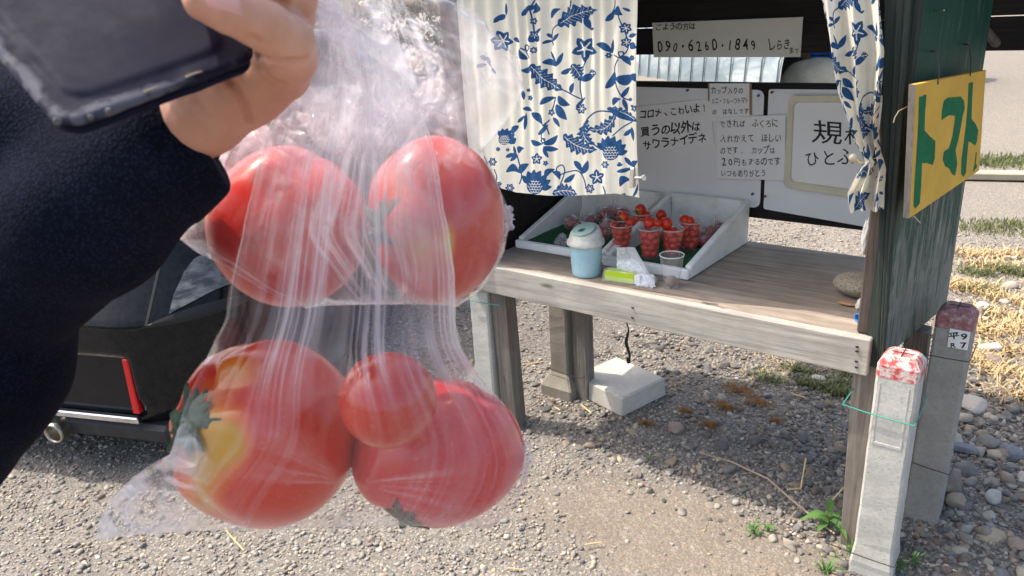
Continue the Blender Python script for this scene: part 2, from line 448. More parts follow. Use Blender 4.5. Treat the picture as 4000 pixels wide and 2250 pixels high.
X, Y = scatter(17000, -2.0, .7, 1.5, 4.2, dens_mid, 6)
rs = np.random.RandomState(5)
R_ = np.clip(rs.lognormal(math.log(.0098), .42, len(X)), .005, .03)
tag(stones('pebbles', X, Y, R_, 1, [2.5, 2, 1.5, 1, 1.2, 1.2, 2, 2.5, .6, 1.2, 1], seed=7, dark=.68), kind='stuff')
def dens_big(x, y): return sstep(-.45, -.05, x) * sstep(1.6, 2.2, y) * sstep(6.2, 4.0, y) + 0 * x
X, Y = scatter(3600, -1.5, .9, 1.6, 6.2, dens_big, 8)
rs = np.random.RandomState(9)
R_ = np.clip(rs.lognormal(math.log(.0175), .48, len(X)), .009, .05)
k = ~((X > -.46) & (X < -.15) & (Y > 1.78) & (Y < 2.4))
tag(stones('cobbles', X[k], Y[k], R_[k], 1, [1.5, 1.5, 1.5, 1.5, 2, 1.2, .8, 1.2, 1.2, 1.5, 1], seed=10), kind='stuff')
# stones that can be picked out one by one
for (px, py, wpx, lab, ci, fl) in [
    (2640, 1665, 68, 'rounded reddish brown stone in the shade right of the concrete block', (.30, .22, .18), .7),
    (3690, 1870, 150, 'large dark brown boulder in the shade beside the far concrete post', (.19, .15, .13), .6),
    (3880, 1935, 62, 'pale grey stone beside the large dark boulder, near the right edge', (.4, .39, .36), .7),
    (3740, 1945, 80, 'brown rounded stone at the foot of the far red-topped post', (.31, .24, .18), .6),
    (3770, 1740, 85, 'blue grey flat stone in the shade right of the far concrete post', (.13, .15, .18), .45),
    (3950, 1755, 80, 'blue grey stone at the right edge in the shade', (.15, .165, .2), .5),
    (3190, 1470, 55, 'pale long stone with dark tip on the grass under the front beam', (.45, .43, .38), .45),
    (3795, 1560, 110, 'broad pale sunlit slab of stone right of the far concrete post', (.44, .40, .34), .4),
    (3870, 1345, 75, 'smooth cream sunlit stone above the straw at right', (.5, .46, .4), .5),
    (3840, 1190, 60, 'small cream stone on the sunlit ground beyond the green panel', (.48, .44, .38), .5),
    (3560, 1700, 10, None, None, 0)]:
    if lab is None: continue
    p = onZ(px, py + wpx * .3, 0); r = wpx / F * np.linalg.norm(p - CAM) * .5
    v, f = ICO[2]; s = px * .01; fr_ = np.random.RandomState(px)
    v = v * (1 + .22 * fbm(v[:, 0] * 1.2 + s, v[:, 1] * 1.2, v[:, 2] * 1.2, 4, 3))[:, None]
    for _ in range(9):
        d_ = _nz(fr_.normal(size=3)); e_ = v @ d_ - fr_.uniform(.55, .9); v = v - np.clip(e_, 0, None)[:, None] * d_
    a = s * 7; v = v * np.array([r * 1.15, r * .85, r * fl]); v = np.stack([v[:, 0] * math.cos(a) - v[:, 1] * math.sin(a), v[:, 0] * math.sin(a) + v[:, 1] * math.cos(a), v[:, 2]], -1)
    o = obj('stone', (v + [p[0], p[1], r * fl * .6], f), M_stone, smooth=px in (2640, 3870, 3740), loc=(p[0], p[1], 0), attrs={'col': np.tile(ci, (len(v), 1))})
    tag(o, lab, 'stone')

# ================================================================== PRODUCE STAND
M_wgrey = wood('weathered_board', 0, (.24, .22, .195), (.42, .39, .345), (.56, .52, .46))
M_wpost = wood('weathered_post', 2, (.10, .082, .070), (.20, .175, .155), (.32, .285, .25), grain=40)
M_wtop = wood('weathered_plywood', 0, (.20, .16, .13), (.36, .295, .24), (.51, .435, .36), grain=20)
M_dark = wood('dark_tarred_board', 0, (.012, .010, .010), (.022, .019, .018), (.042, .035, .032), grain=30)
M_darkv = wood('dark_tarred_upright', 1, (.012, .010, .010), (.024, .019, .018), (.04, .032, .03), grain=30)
M_green = wood('peeling_green_paint', 2, (.006, .045, .034), (.010, .062, .045), (.018, .085, .062), rough=.6, grain=34, peel=((.09, .11, .095), (.23, .225, .205)))
M_frame = wood('frame_green_brown', 2, (.016, .026, .023), (.034, .046, .040), (.085, .068, .058), grain=60)
M_brownpost = wood('brown_inner_post', 2, (.045, .032, .027), (.09, .07, .06), (.16, .13, .11), grain=44)
TZ = .6616
st = thing('produce_stand', 'weathered wooden roadside tomato stand with dark back wall and green side panel', 'stand', (-1.0, 2.2, 0))
obj('table_board', box(-1.655, -.372, 1.928, 2.556, TZ - .02, TZ - .001, .002), M_wtop, st)
obj('front_board', box(-1.66, -.364, 1.895, 1.925, TZ - .101, TZ, .003), M_wgrey, st)
obj('back_joist', box(-1.655, -.38, 2.50, 2.54, TZ - .09, TZ - .022, .003), M_wpost, st)
obj('side_joist', box(-1.655, -1.62, 1.93, 2.50, TZ - .09, TZ - .022, .003), M_wpost, st)
M_hole = simple('dark_rust', (.03, .022, .018), .8)
nl = []
for (x, y) in [(2471, 1202), (2470, 1241), (3348, 1355), (3347, 1372), (3345, 1412), (3345, 1435)]:
    p = onY(x, y, 1.894); nl.append(obox(p, (1, 0, 0), (0, 1, 0), (0, 0, 1), .0035, .0025, .0022, .0005))
nf = obj('nail_head', nl[0], M_hole, st)
for g in nl[1:]: obj('nail_head', g, M_hole, st)
# legs (they lean a little, as the old posts do)
def leg(p_top, p_bot, w, d, ztop):
    t0, t1 = p_top; b0, b1 = p_bot
    return post(b0, b0 + w, b1, b1 + d, -.02, t0, t0 + w, t1, t1 + d, ztop)
obj('leg', leg((-1.628, 1.927), (-1.612, 1.935), .066, .062, TZ - .022), M_wpost, st)
obj('leg', leg((-1.505, 2.262), (-1.50, 2.262), .06, .06, TZ - .022), M_wpost, st)
obj('leg', leg((-.408, 1.927), (-.388, 1.930), .066, .055, TZ - .022), M_wpost, st)
obj('leg', leg((-.345, 2.25), (-.335, 2.25), .06, .06, TZ - .1), M_wpost, st)
xa = onY(3367, 1100, 1.928)[0]; xb = onY(3442, 1100, 1.928)[0]
obj('upright', box(xa, xb, 1.928, 1.985, TZ, 1.74, .004), M_brownpost, st)
# painted frame strips beside the opening
def strip(px0, px1, y0, y1, Y, dep, m, zt=1.74):
    a = onY(px0, y0, Y); b_ = onY(px1, y0, Y); c_ = onY(px1, y1, Y); d_ = onY(px0, y1, Y)
    P = [d_, c_, c_ + [0, dep, 0], d_ + [0, dep, 0], a, b_, b_ + [0, dep, 0], a + [0, dep, 0]]
    return prism(P, .002)
def strip2(t0, t1, b0, b1, Y, dep, name='frame_strip'):
    a = onY(t0, 0, Y); b_ = onY(t1, 0, Y); c_ = onY(b1, 1405, Y); d_ = onY(b0, 1405, Y); up = 1.74
    a2 = d_ + (a - d_) * ((up - d_[2]) / (a[2] - d_[2])); b2 = c_ + (b_ - c_) * ((up - c_[2]) / (b_[2] - c_[2]))
    y = np.array([0, dep, 0]); obj(name, prism([d_, c_, c_ + y, d_ + y, a2, b2, b2 + y, a2 + y], .002), M_frame, st)
strip2(3456, 3504, 3420, 3434, 1.912, .016); strip2(3500, 3534, 3433, 3442, 1.904, .020); strip2(3531, 3560, 3440, 3450, 1.898, .022)
# side panel, swung slightly outwards
PD = _nz([.225, 1.539, 0]); PN = np.array([PD[1], -PD[0], 0]); PP = np.array([-.352, 1.93, 0])
def onP(x, y, off=0):
    r = ray(x, y); q = PP + PN * off; return CAM + r * ((q - CAM).dot(PN) / r.dot(PN))
def pp(s, z, off=0): return PP + PD * s + PN * off + np.array([0, 0, z])
def panel_strip(s0, s1, zb0, zb1, zt, t=.018, n=24):
    """plank of the side panel subdivided in height so that wear can vary"""
    V = []; Fc = []
    zz = np.linspace(0, 1, n)
    for k in zz:
        za = zb0 + (zt - zb0) * k; zb_ = zb1 + (zt - zb1) * k
        V += [pp(s0, za, 0), pp(s1, zb_, 0), pp(s1, zb_, -t), pp(s0, za, -t)]
    for i in range(n - 1):
        for k in range(4):
            Fc.append((i * 4 + k, i * 4 + (k + 1) % 4, (i + 1) * 4 + (k + 1) % 4, (i + 1) * 4 + k))
    Fc.append((3, 2, 1, 0)); e = (n - 1) * 4; Fc.append((e, e + 1, e + 2, e + 3))
    return np.array(V), Fc
def wear_attr(V):
    z = V[:, 2]; return .18 * sstep(.70, 1.10, z) - .005
g = panel_strip(.003, .53, .580, .575, 1.74, n=40)
o = obj('side_panel', g, M_green, st, attrs={'wear': wear_attr(g[0])})
g = panel_strip(-.012, .008, .580, .580, 1.74, .03, n=40)
g = (g[0] + PN * .004, g[1])
obj('corner_strip', g, M_frame, st)
# left side wall: dark vertical boards
for i in range(5):
    y0 = 1.93 + i * .124
    obj('wall_board', box(-1.672 - .003 * (i % 2), -1.658 - .003 * (i % 2), y0, y0 + .1225, TZ - .03, 1.74, .002), M_darkv, st)
obj('corner_post', box(-1.70, -1.655, 1.87, 1.926, TZ - .1, 1.74, .003), M_darkv, st)
# back wall: wide dark planks above the gap, rails below
zz = [1.304, 1.395, 1.50, 1.60, 1.74]
for i in range(4):
    y0 = 2.562 + .004 * (i % 2)
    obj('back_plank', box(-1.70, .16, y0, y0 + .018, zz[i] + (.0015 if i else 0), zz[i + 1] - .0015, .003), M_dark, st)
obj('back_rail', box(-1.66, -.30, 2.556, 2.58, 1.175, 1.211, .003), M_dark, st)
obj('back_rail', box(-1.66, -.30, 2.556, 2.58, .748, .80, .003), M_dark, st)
pl = onY(2925, 600, 2.556)[0]; pr_ = onY(2995, 600, 2.556)[0]
obj('back_stud', box(pl - .03, pr_ + .03, 2.557, 2.581, .801, 1.174, .003), M_dark, st)
obj('back_post', box(-1.655, -1.615, 2.52, 2.555, TZ, 1.74, .003), M_darkv, st)
a = onY(3735, -20, 2.36); b2 = onY(3893, 172, 2.535)
obj('brace', tube([a + (a - b2) * .5, b2], .012, 6), wood('pale_brace', 1, (.06, .055, .045), (.11, .10, .085), grain=20), st)
obj('front_lintel', box(-1.70, .10, 1.90, 1.924, 1.60, 1.72, .003), M_darkv, st)
# lean-to roof of boards
for i in range(8):
    y0 = 1.825 + i * .122
    z0 = 1.775 - (i * .012)
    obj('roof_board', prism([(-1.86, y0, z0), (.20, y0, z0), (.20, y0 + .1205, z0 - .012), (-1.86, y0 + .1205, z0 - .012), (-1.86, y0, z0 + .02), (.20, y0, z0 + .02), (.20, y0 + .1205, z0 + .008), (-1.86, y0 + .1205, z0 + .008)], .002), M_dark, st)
# small objects fixed to the stand
o = obj('nail', tube([onP(3650, 42, 0.0), onP(3688, 40, .03)], .0016, 6), simple('zinc_nail', (.45, .44, .4), .4, .8), st)
# hanging strap under the table
p0 = onY(2448, 1262, 2.1); p1 = onY(2452, 1360, 2.1); p2 = onY(2455, 1408, 2.1)
hs = thing('hanging_strap', 'thin black strap dangling under the table above the concrete block', 'strap', p1)
M_blk = simple('black_rubber', (.012, .012, .012), .6)
pth = [p0 + (p2 - p0) * t + np.array([.006 * math.sin(t * 9), 0, 0]) for t in np.linspace(-.25, 1, 14)]
obj('cord', tube(pth, [.0022 + .0035 * max(0, math.sin((i - 4) / 9 * 3.14)) for i in range(14)], 6), M_blk, hs)
obj('weight', lathe([(.002, 0), (.006, .003), (.0075, .012), (.006, .02), (.002, .024)], p2 - [0, 0, .012], 10), M_blk, hs)

# ------------------------------------------------------------------ concrete posts
M_conL = concrete('pale_concrete', (.38, .375, .34), (.54, .53, .49)); M_conB = concrete('brown_concrete', (.21, .19, .155), (.33, .30, .25)); M_conD = concrete('grey_concrete', (.24, .235, .215), (.35, .34, .315))
b = NB('worn_red_paint'); vv = b.co(); n1 = b.noise(vv, 55, 6, .7)
cc = b.ramp(n1, [(.44, (.58, .52, .48)), (.50, (.55, .30, .28)), (.57, (.47, .07, .07)), (.75, (.38, .025, .03))])
M_red = b.done(b.pr(Base_Color=cc, Roughness=.7, Normal=b.bump(n1, .4, .002)))
b = NB('worn_dark_red_paint'); vv = b.co(); n1 = b.noise(vv, 60, 6, .7)
cc = b.ramp(n1, [(.36, (.33, .30, .28)), (.48, (.27, .12, .12)), (.62, (.22, .05, .06))])
M_red2 = b.done(b.pr(Base_Color=cc, Roughness=.7, Normal=b.bump(n1, .4, .002)))
def concrete_post(name, label, x, y, w, d, h, lean, mat, red=None, foot=0, recess=False):
    r = thing(name, label, 'post', (x, y, 0))
    def rect(z, k=0, cut=.006, up=0):
        lx = lean[0] * z; ly = lean[1] * z; x0 = x - w / 2 + k + lx; x1 = x + w / 2 - k + lx; y0 = y - d / 2 + k + ly; y1 = y + d / 2 - k + ly
        c_ = cut; return [(x0 + c_, y0, z), (x1 - c_, y0, z), (x1, y0 + c_, z), (x1, y1 - c_, z), (x1 - c_, y1, z), (x0 + c_, y1, z), (x0, y1 - c_, z), (x0, y0 + c_, z)]
    def loft(levels):
        V = []; Fc = []
        for L in levels: V += L
        for i in range(len(levels) - 1):
            for k in range(8): Fc.append((i * 8 + k, i * 8 + (k + 1) % 8, (i + 1) * 8 + (k + 1) % 8, (i + 1) * 8 + k))
        Fc.append(tuple(range(8))[::-1]); e = (len(levels) - 1) * 8; Fc.append(tuple(range(e, e + 8)))
        V = np.array(V)
        V += .0012 * np.stack([fbm(V[:, 0] * 60, V[:, 1] * 60, V[:, 2] * 60, 2, s) for s in (1, 2, 3)], -1)
        return V, Fc
    lv = [rect(-.03, -foot), rect(.045, -foot), rect(.10, 0)] + [rect(z) for z in np.linspace(.12, h - .055, 16)]
    if red is None:
        lv += [rect(h - .01), rect(h, .008)]
        obj('shaft', loft(lv), mat, r)
    else:
        obj('shaft', loft(lv), mat, r)
        obj('painted_cap', loft([rect(h - .0548, -.0006), rect(h - .022, -.0006), rect(h - .006, .010), rect(h, .016)]), red, r)
        lx, ly = lean[0] * h, lean[1] * h
        cx, cy = x + lx, y + ly
        obj('cross_mark', merge(box(cx - w * .28, cx + w * .28, cy - .0015, cy + .0015, h - .001, h + .0012, 0), box(cx - .0015, cx + .0015, cy - d * .28, cy - .002, h - .001, h + .0012, 0), box(cx - .0015, cx + .0015, cy + .002, cy + d * .28, h - .001, h + .0012, 0)), simple('groove_shadow_brown', (.06, .03, .03), .8), r)
    return r
def ring(x, y, hw, hd, z, rad, m, parent, lean=(0, 0), slope=0, name='tie_wire', n=28, sag=.003):
    P = []
    for k in range(n + 1):
        t = k / n * 4; s = int(t) % 4; u = t - int(t)
        cs = [(-1, -1), (1, -1), (1, 1), (-1, 1), (-1, -1)]
        a, b_ = cs[s], cs[s + 1]
        px = a[0] + (b_[0] - a[0]) * u; py = a[1] + (b_[1] - a[1]) * u
        P.append((x + px * hw, y + py * hd, z + slope * px * hw - sag * math.sin(u * 3.14)))
    return obj(name, tube(P, rad, 6, False), m, parent)
M_gwire = simple('green_wire', (.05, .30, .24), .4); M_dwire = simple('dark_wire', (.06, .06, .06), .5, .6)
c1 = concrete_post('concrete_post', 'pale concrete post with bright red and white cap standing front right of the stand', -.287, 1.878, .094, .09, .655, (.004, -.005), M_conL, M_red, .006)
rc = .024
obj('recess', merge(box(-.322, -.318, 1.8295, 1.8325, .42, .585, .0005), box(-.257, -.253, 1.8295, 1.8325, .42, .585, .0005), box(-.322, -.253, 1.8295, 1.8335, .412, .42, .0005)), M_conL, c1)
ring(-.315, 1.905, .083, .082, .50, .0016, M_gwire, c1, slope=-.06)
ring(-.315, 1.905, .086, .084, .075, .0014, M_dwire, c1, slope=-.02)
c2 = concrete_post('concrete_post', 'grey concrete post with faded dark red cap and number plate behind the pale one', -.225, 2.205, .09, .09, .675, (.012, 0), M_conD, M_red2, .0)
ring(-.25, 2.215, .083, .07, .545, .0014, M_dwire, c2)
ring(-.25, 2.215, .083, .07, .20, .0014, M_dwire, c2, slope=-.1)
c3 = concrete_post('concrete_post', 'pale chipped concrete post tied with green wire under the left end of the beam', -1.675, 1.955, .085, .08, TZ - .103, (0, 0), M_conL, None, .0)
ring(-1.64, 1.958, .078, .055, .515, .0016, M_gwire, c3, slope=.05)
c4 = concrete_post('concrete_post', 'brownish concrete post with flared foot under the middle of the table', -1.565, 2.29, .085, .08, TZ - .06, (0, 0), M_conB, None, .032)
ring(-1.53, 2.288, .078, .05, .115, .0012, M_dwire, c4, slope=-.05)
# number plate
pc = onY(3745, 1325, 2.158)
w2 = (onY(3784, 1325, 2.158)[0] - onY(3702, 1325, 2.158)[0]) / 2
np_ = obj('number_plate', box(pc[0] - w2, pc[0] + w2, 2.155, 2.158, pc[2] - w2 * 1.12, pc[2] + w2 * 1.12, .0006), simple('white_plate', (.72, .72, .70), .5, var=.05), c2)

# ------------------------------------------------------------------ concrete block
q = [onZ(2236, 1532, .0), onZ(2430, 1632, .0), onZ(2605, 1545, 0)]
A, B, C_ = q; D = A + C_ - B; 
P = [A, B, C_, D]; T = [p + np.array([0, 0, .080]) + (np.mean(P, 0) - p) * .04 for p in P]
bl = prism(P + T, .006)
o = obj('concrete_block', bl, concrete('block_concrete', (.46, .43, .38), (.64, .60, .53)), loc=np.mean(P, 0)); tag(o, 'square pale concrete block lying on the gravel under the table', 'block')

# ================================================================== WRITING
def glyphs(text):
    out = []
    for ch in text:
        cu = bpy.data.curves.new('g', 'FONT'); cu.body = ch; cu.size = 1.0; cu.resolution_u = 3
        cu.offset = GO
        o = bpy.data.objects.new('g', cu); COL.objects.link(o)
        dg = bpy.context.evaluated_depsgraph_get(); me = bpy.data.meshes.new_from_object(o.evaluated_get(dg))
        v = np.array([tuple(a.co) for a in me.vertices]).reshape(-1, 3); f = [tuple(p.vertices) for p in me.polygons]
        bpy.data.objects.remove(o); bpy.data.curves.remove(cu); bpy.data.meshes.remove(me)
        out.append((v, f))
    return out
GC = {}; GO = -.012
def glyph(ch):
    k = (ch, GO)
    if k not in GC: GC[k] = glyphs(ch)[0]
    return GC[k]
def writing(name, lines, place, mat, parent, seed=1, off=None):
    """lines: (text, x0, y0, x1, y1, h) photo pixels of the baseline and letter height; place(x, y)->3D"""
    rs = random.Random(seed)
    for (text, x0, y0, x1, y1, h, *r) in lines:
        G = []
        n = len(text); dx = (x1 - x0) / n; dy = (y1 - y0) / n; wx = abs(dx) * 1.02
        for i, ch in enumerate(text):
            if ch == ' ': continue
            v, f = glyph(ch)
            if len(v) == 0: continue
            lo = v[:, 0].min(); hi = v[:, 0].max(); a = rs.uniform(-.17, .17); s = rs.uniform(.84, 1.14)
            digit = ch in '0123456789!'
            u = (v[:, 0] - (lo + hi) / 2); vv_ = v[:, 1] - .38
            uw = wx * (1.25 if digit else .98) ; 
            X_ = x0 + dx * (i + .5) + (u * math.cos(a) - vv_ * math.sin(a) * .6) * uw * s
            Y_ = y0 + dy * (i + .5) - (.38 + u * math.sin(a) + vv_ * math.cos(a)) * h * s * (1.25 if digit else 1.12) + rs.uniform(-.04, .04) * h
            X_ = X_ + .04 * h * np.sin(Y_ / h * 5 + i)
            P = np.array([place(x, y) for x, y in zip(X_, Y_)])
            G.append((P, f))
        obj(name, merge(*G), mat, parent)
M_ink = simple('black_marker', (.015, .015, .018), .6, var=.1); M_pen = simple('thin_marker', (.05, .05, .055), .6, var=.1)
M_paper = simple('white_paper', (.82, .815, .80), .55, var=.04, vscale=3); M_paper2 = simple('yellowed_paper', (.66, .645, .58), .6, var=.06, vscale=4)
M_wb = simple('white_plastic_board', (.78, .785, .79), .35, var=.05, vscale=3)
def flat_sign(name, label, cat, quad, Yf, t, mat, group=None, part='sheet'):
    pts = [onY(x, y, Yf) for x, y in quad]                    # TL TR BR BL
    r = thing(name, label, cat, np.mean(pts, 0), group)
    TL, TR, BR, BL = pts; d = np.array([0, t, 0])
    obj(part, prism([BL, BR, BR + d, BL + d, TL, TR, TR + d, TL + d], min(.0008, t * .3)), mat, r)
    return r
# long sign with the telephone number
GO = .012
s1 = flat_sign('phone_sign', 'long yellowed paper sign with a handwritten telephone number on the dark plank', 'sign', [(2547, 89), (3137, 66), (3126, 223), (2553, 224)], 2.556, .003, M_paper2)
fy = lambda x, y: onY(x, y, 2.5545)
writing('lettering', [('ごようの方は', 2560, 118, 2718, 112, 26), ('090・6260・1849', 2562, 203, 2958, 192, 46), ('しらき', 3000, 192, 3088, 190, 44), ('まで', 3082, 208, 3122, 208, 22)], fy, M_ink, s1, 3)
# white boards on the back wall
def board(name, label, quad, Yf, mat, rnd=.03, t=.004):
    pts = [onY(x, y, Yf) for x, y in quad]; r = thing(name, label, 'board', np.mean(pts, 0))
    out = []
    n = 4
    for i in range(4):
        p = pts[i]; a = _nz(pts[i - 1] - p); b_ = _nz(pts[(i + 1) % 4] - p)
        for k in range(n + 1):
            u = k / n; c0 = p + (a + b_) * rnd
            out.append(c0 - a * rnd * math.sin(u * 1.5708) - b_ * rnd * math.cos(u * 1.5708) if False else c0 - b_ * rnd * math.cos(u * 1.5708) - a * rnd * math.sin(u * 1.5708))
    N = len(out); V = out + [q + np.array([0, t, 0]) for q in out]
    Fc = [tuple(range(N))[::-1], tuple(range(N, 2 * N))] + [(i, (i + 1) % N, N + (i + 1) % N, N + i) for i in range(N)]
    obj('sheet', (np.array(V), Fc), mat, r)
    return r
M_wb2 = simple('white_plastic_board_cool', (.76, .78, .80), .35, var=.05, vscale=3)
b1 = board('white_board', 'left white plastic board behind the tomato trays, pinned with blue pins', [(2440, 338), (2985, 352), (2968, 812), (2400, 780)], 2.551, M_wb, .022)
b2 = board('white_board', 'right white plastic board pinned to the back wall behind the curtain', [(3003, 348), (3420, 352), (3400, 890), (2982, 816)], 2.551, M_wb2, .008)
M_pb, M_pr = simple('blue_pin', (.03, .12, .45), .3), simple('red_pin', (.42, .06, .03), .3)
for (x, y, m_, par) in [(2964, 373, M_pb, b1), (2941, 757, M_pb, b1), (2687, 352, M_pb, b1), (3017, 360, M_pr, b2), (2990, 766, M_pr, b2)]:
    p = onY(x, y, 2.5505); obj('push_pin', lathe([(.0045, 0), (.0045, .003), (.003, .007), (.004, .010), (.0, .010)], p, 10, up=(0, -1, 0)), m_, par)
s2 = flat_sign('notice', 'tilted white paper notice with bold black writing beside the curtain', 'notice', [(2440, 424), (2777, 383), (2789, 564), (2440, 600)], 2.547, .0015, M_paper)
GO = .022
f2 = lambda x, y: onY(x, y, 2.5462)
writing('lettering', [('コロナ、こわいよ！', 2497, 462, 2765, 434, 34), ('買うの以外は', 2500, 532, 2740, 508, 40), ('サワラナイデネ', 2510, 585, 2760, 552, 38)], f2, M_ink, s2, 5)
s3 = flat_sign('notice', 'small white note with brown taped edges above the larger grey-written note', 'notice', [(2770, 326), (2930, 326), (2932, 452), (2779, 474)], 2.546, .0015, M_paper)
M_tape = simple('brown_tape', (.32, .20, .09), .6)
for (xa, xb, ya, yb) in [(2765, 2770, 326, 395), (2927, 2936, 328, 448)]:
    pa = [onY(x, y, 2.5455) for x, y in [(xa, yb), (xb, yb), (xb, ya), (xa, ya)]]; d = np.array([0, .001, 0])
    obj('tape', prism([pa[0], pa[1], pa[1] + d, pa[0] + d, pa[3], pa[2], pa[2] + d, pa[3] + d], 0), M_tape, s3)
GO = .012
f3 = lambda x, y: onY(x, y, 2.5444)
writing('lettering', [('カップ入りの', 2776, 364, 2905, 364, 26), ('ミニ・フルーツトマト', 2778, 404, 2925, 402, 22), ('の はなしです', 2780, 446, 2926, 442, 24)], f3, M_pen, s3, 6)
s4 = flat_sign('notice', 'white paper note with five lines of thin grey writing at the middle of the wall', 'notice', [(2798, 460), (3069, 448), (3066, 705), (2798, 697)], 2.5425, .0015, M_paper)
GO = .010
f4 = lambda x, y: onY(x, y, 2.5417)
writing('lettering', [('できれば ふくろに', 2810, 496, 3040, 494, 30), ('入れかえて ほしい', 2812, 554, 3054, 552, 32), ('のです. カップは', 2812, 600, 3030, 598, 30), ('20円もするのです', 2814, 646, 3050, 642, 30), ('いつもありがとう', 2814, 688, 2992, 688, 28)], f4, M_pen, s4, 7)
# framed white tray board reading 規格外 / ひと
s5 = thing('framed_board', 'cream rimmed tray-like board with two lines of large black writing', 'board', onY(3250, 540, 2.54))
def rr(quad, Yf, rnd):
    pts = [onY(x, y, Yf) for x, y in quad]; out = []
    for i in range(4):
        p = pts[i]; a = _nz(pts[i - 1] - p); b_ = _nz(pts[(i + 1) % 4] - p)
        for k in range(6):
            u = k / 5 * 1.5708; c0 = p + (a + b_) * rnd; out.append(c0 - b_ * rnd * math.cos(u) - a * rnd * math.sin(u))
    return out
R0 = rr([(3086, 372), (3480, 372), (3480, 792), (3062, 728)], 2.544, .02); R1 = rr([(3098, 396), (3470, 396), (3470, 764), (3084, 712)], 2.536, .018)
R1b = [p + [0, .005, 0] for p in rr([(3102, 402), (3466, 402), (3466, 758), (3089, 708)], 2.536, .016)]
N = len(R0)
V = R0 + [p + [0, -.008, 0] for p in R0] + R1 + R1b; Fc = []
for L in range(3):
    for i in range(N): Fc.append((L * N + i, L * N + (i + 1) % N, (L + 1) * N + (i + 1) % N, (L + 1) * N + i))
M_cream = simple('cream_rim', (.66, .61, .46), .5, var=.12)
obj('rim', (np.array(V), Fc), M_cream, s5)
obj('panel', ([p for p in R1b], [tuple(range(N))[::-1]]), M_paper, s5)
GO = .004
f5 = lambda x, y: onY(x, y, 2.5402)
writing('lettering', [('規格', 3178, 555, 3402, 560, 78), ('ひとふ', 3142, 642, 3335, 642, 62)], f5, M_ink, s5, 8)
GO = .02
f6 = lambda x, y: onY(x, y, 2.1542)
writing('lettering', [('平9', 3706, 1322, 3786, 1327, 24), ('R7', 3704, 1356, 3784, 1361, 24)], f6, M_ink, np_, 2)

# ------------------------------------------------------------------ yellow sign on the side panel
def r2(x, y): return 3200 + x * .6903, y * .6903
s6 = thing('yellow_sign', 'yellow plywood sign with green hand-painted letters hung on the green panel', 'sign', onP(3700, 560, .03))
Q = [onP(*r2(*p), .045) for p in [(512, 1236), (905, 967), (945, 396), (549, 478)]]
t_ = -PN * .014
obj('board', prism([Q[0], Q[1], Q[1] + t_, Q[0] + t_, Q[3], Q[2], Q[2] + t_, Q[3] + t_], .001), simple('yellow_paint', (.64, .385, .07), .7, var=.10, vscale=10, spec=.1), s6)
Qe = [q_ + t_ * .02 - PD * .0006 for q_ in (Q[0], Q[3])]
M_ply = wood('plywood_edge', 2, (.16, .14, .12), (.28, .25, .22), grain=60)
obj('ply_edge', prism([Qe[0] - PD * .001 + t_, Qe[0] - PD * .001, Qe[0], Qe[0] + t_, Qe[1] - PD * .001 + t_, Qe[1] - PD * .001, Qe[1], Qe[1] + t_], 0), M_ply, s6)
def poly(pts, off): return [onP(*r2(*p), off) for p in pts]
polys = [
    [(566, 548), (585, 545), (598, 533), (608, 540), (600, 640), (597, 738), (625, 770), (658, 798), (655, 895), (642, 935), (612, 922), (582, 924), (578, 1040), (570, 1150), (545, 1182), (534, 1165), (540, 1040), (552, 860), (562, 690)],
    [(693, 682), (695, 628), (706, 570), (730, 552), (770, 550), (800, 545), (820, 570), (824, 612), (812, 660), (802, 720), (788, 790), (772, 850), (778, 890), (782, 930), (770, 994), (752, 985), (738, 955), (712, 940), (700, 905), (706, 858), (735, 838), (755, 770), (766, 700), (770, 655), (735, 652), (710, 668)],
    [(847, 470), (872, 464), (866, 560), (862, 672), (885, 700), (900, 735), (893, 800), (882, 824), (860, 806), (846, 800), (838, 880), (832, 975), (818, 1002), (804, 985), (806, 900), (820, 800), (832, 700), (842, 580)]]
bm_parts = []
M_gp = simple('green_letter_paint', (.005, .135, .055), .7, var=.2, vscale=30, spec=.1)
for pl_ in polys:
    me = poly(pl_, .0456)
    obj('letter', (np.array(me), [tuple(range(len(me)))[::-1]]), M_gp, s6)
me = poly([(887, 862), (893, 862), (886, 925), (893, 935), (893, 948), (868, 975), (872, 960), (880, 930)], .0456)
obj('letter', (np.array(me), [tuple(range(len(me)))[::-1]]), M_gp, s6)
# hooks, nails and string of the sign
M_wire = simple('rusty_wire', (.08, .065, .05), .6, .4)
for (x, y0, y1) in [(662, 290, 478), (845, 250, 430)]:
    n0 = onP(*r2(x - 12, y0), 0); n1 = onP(*r2(x, y0), .03); e = onP(*r2(x + 10, y1), .047)
    obj('hook_nail', tube([n0 - PN * .005, n1], .0016, 6), M_wire, s6)
    obj('hanging_wire', tube([n1, n1 * .5 + e * .5 + np.array([.004, 0, 0]), e], .0014, 6), M_wire, s6)
obj('loose_string', tube([onP(*r2(505, 600), .01), onP(*r2(450, 628), .012), onP(*r2(428, 665), .012), onP(*r2(420, 695), .012)], .0012, 5), simple('jute', (.3, .25, .17), .8), s6)
obj('wire_end', tube([onP(*r2(535, 1222), .04), onP(*r2(572, 1262), .045)], .0015, 6), simple('bright_wire', (.5, .5, .5), .4, .6), s6)
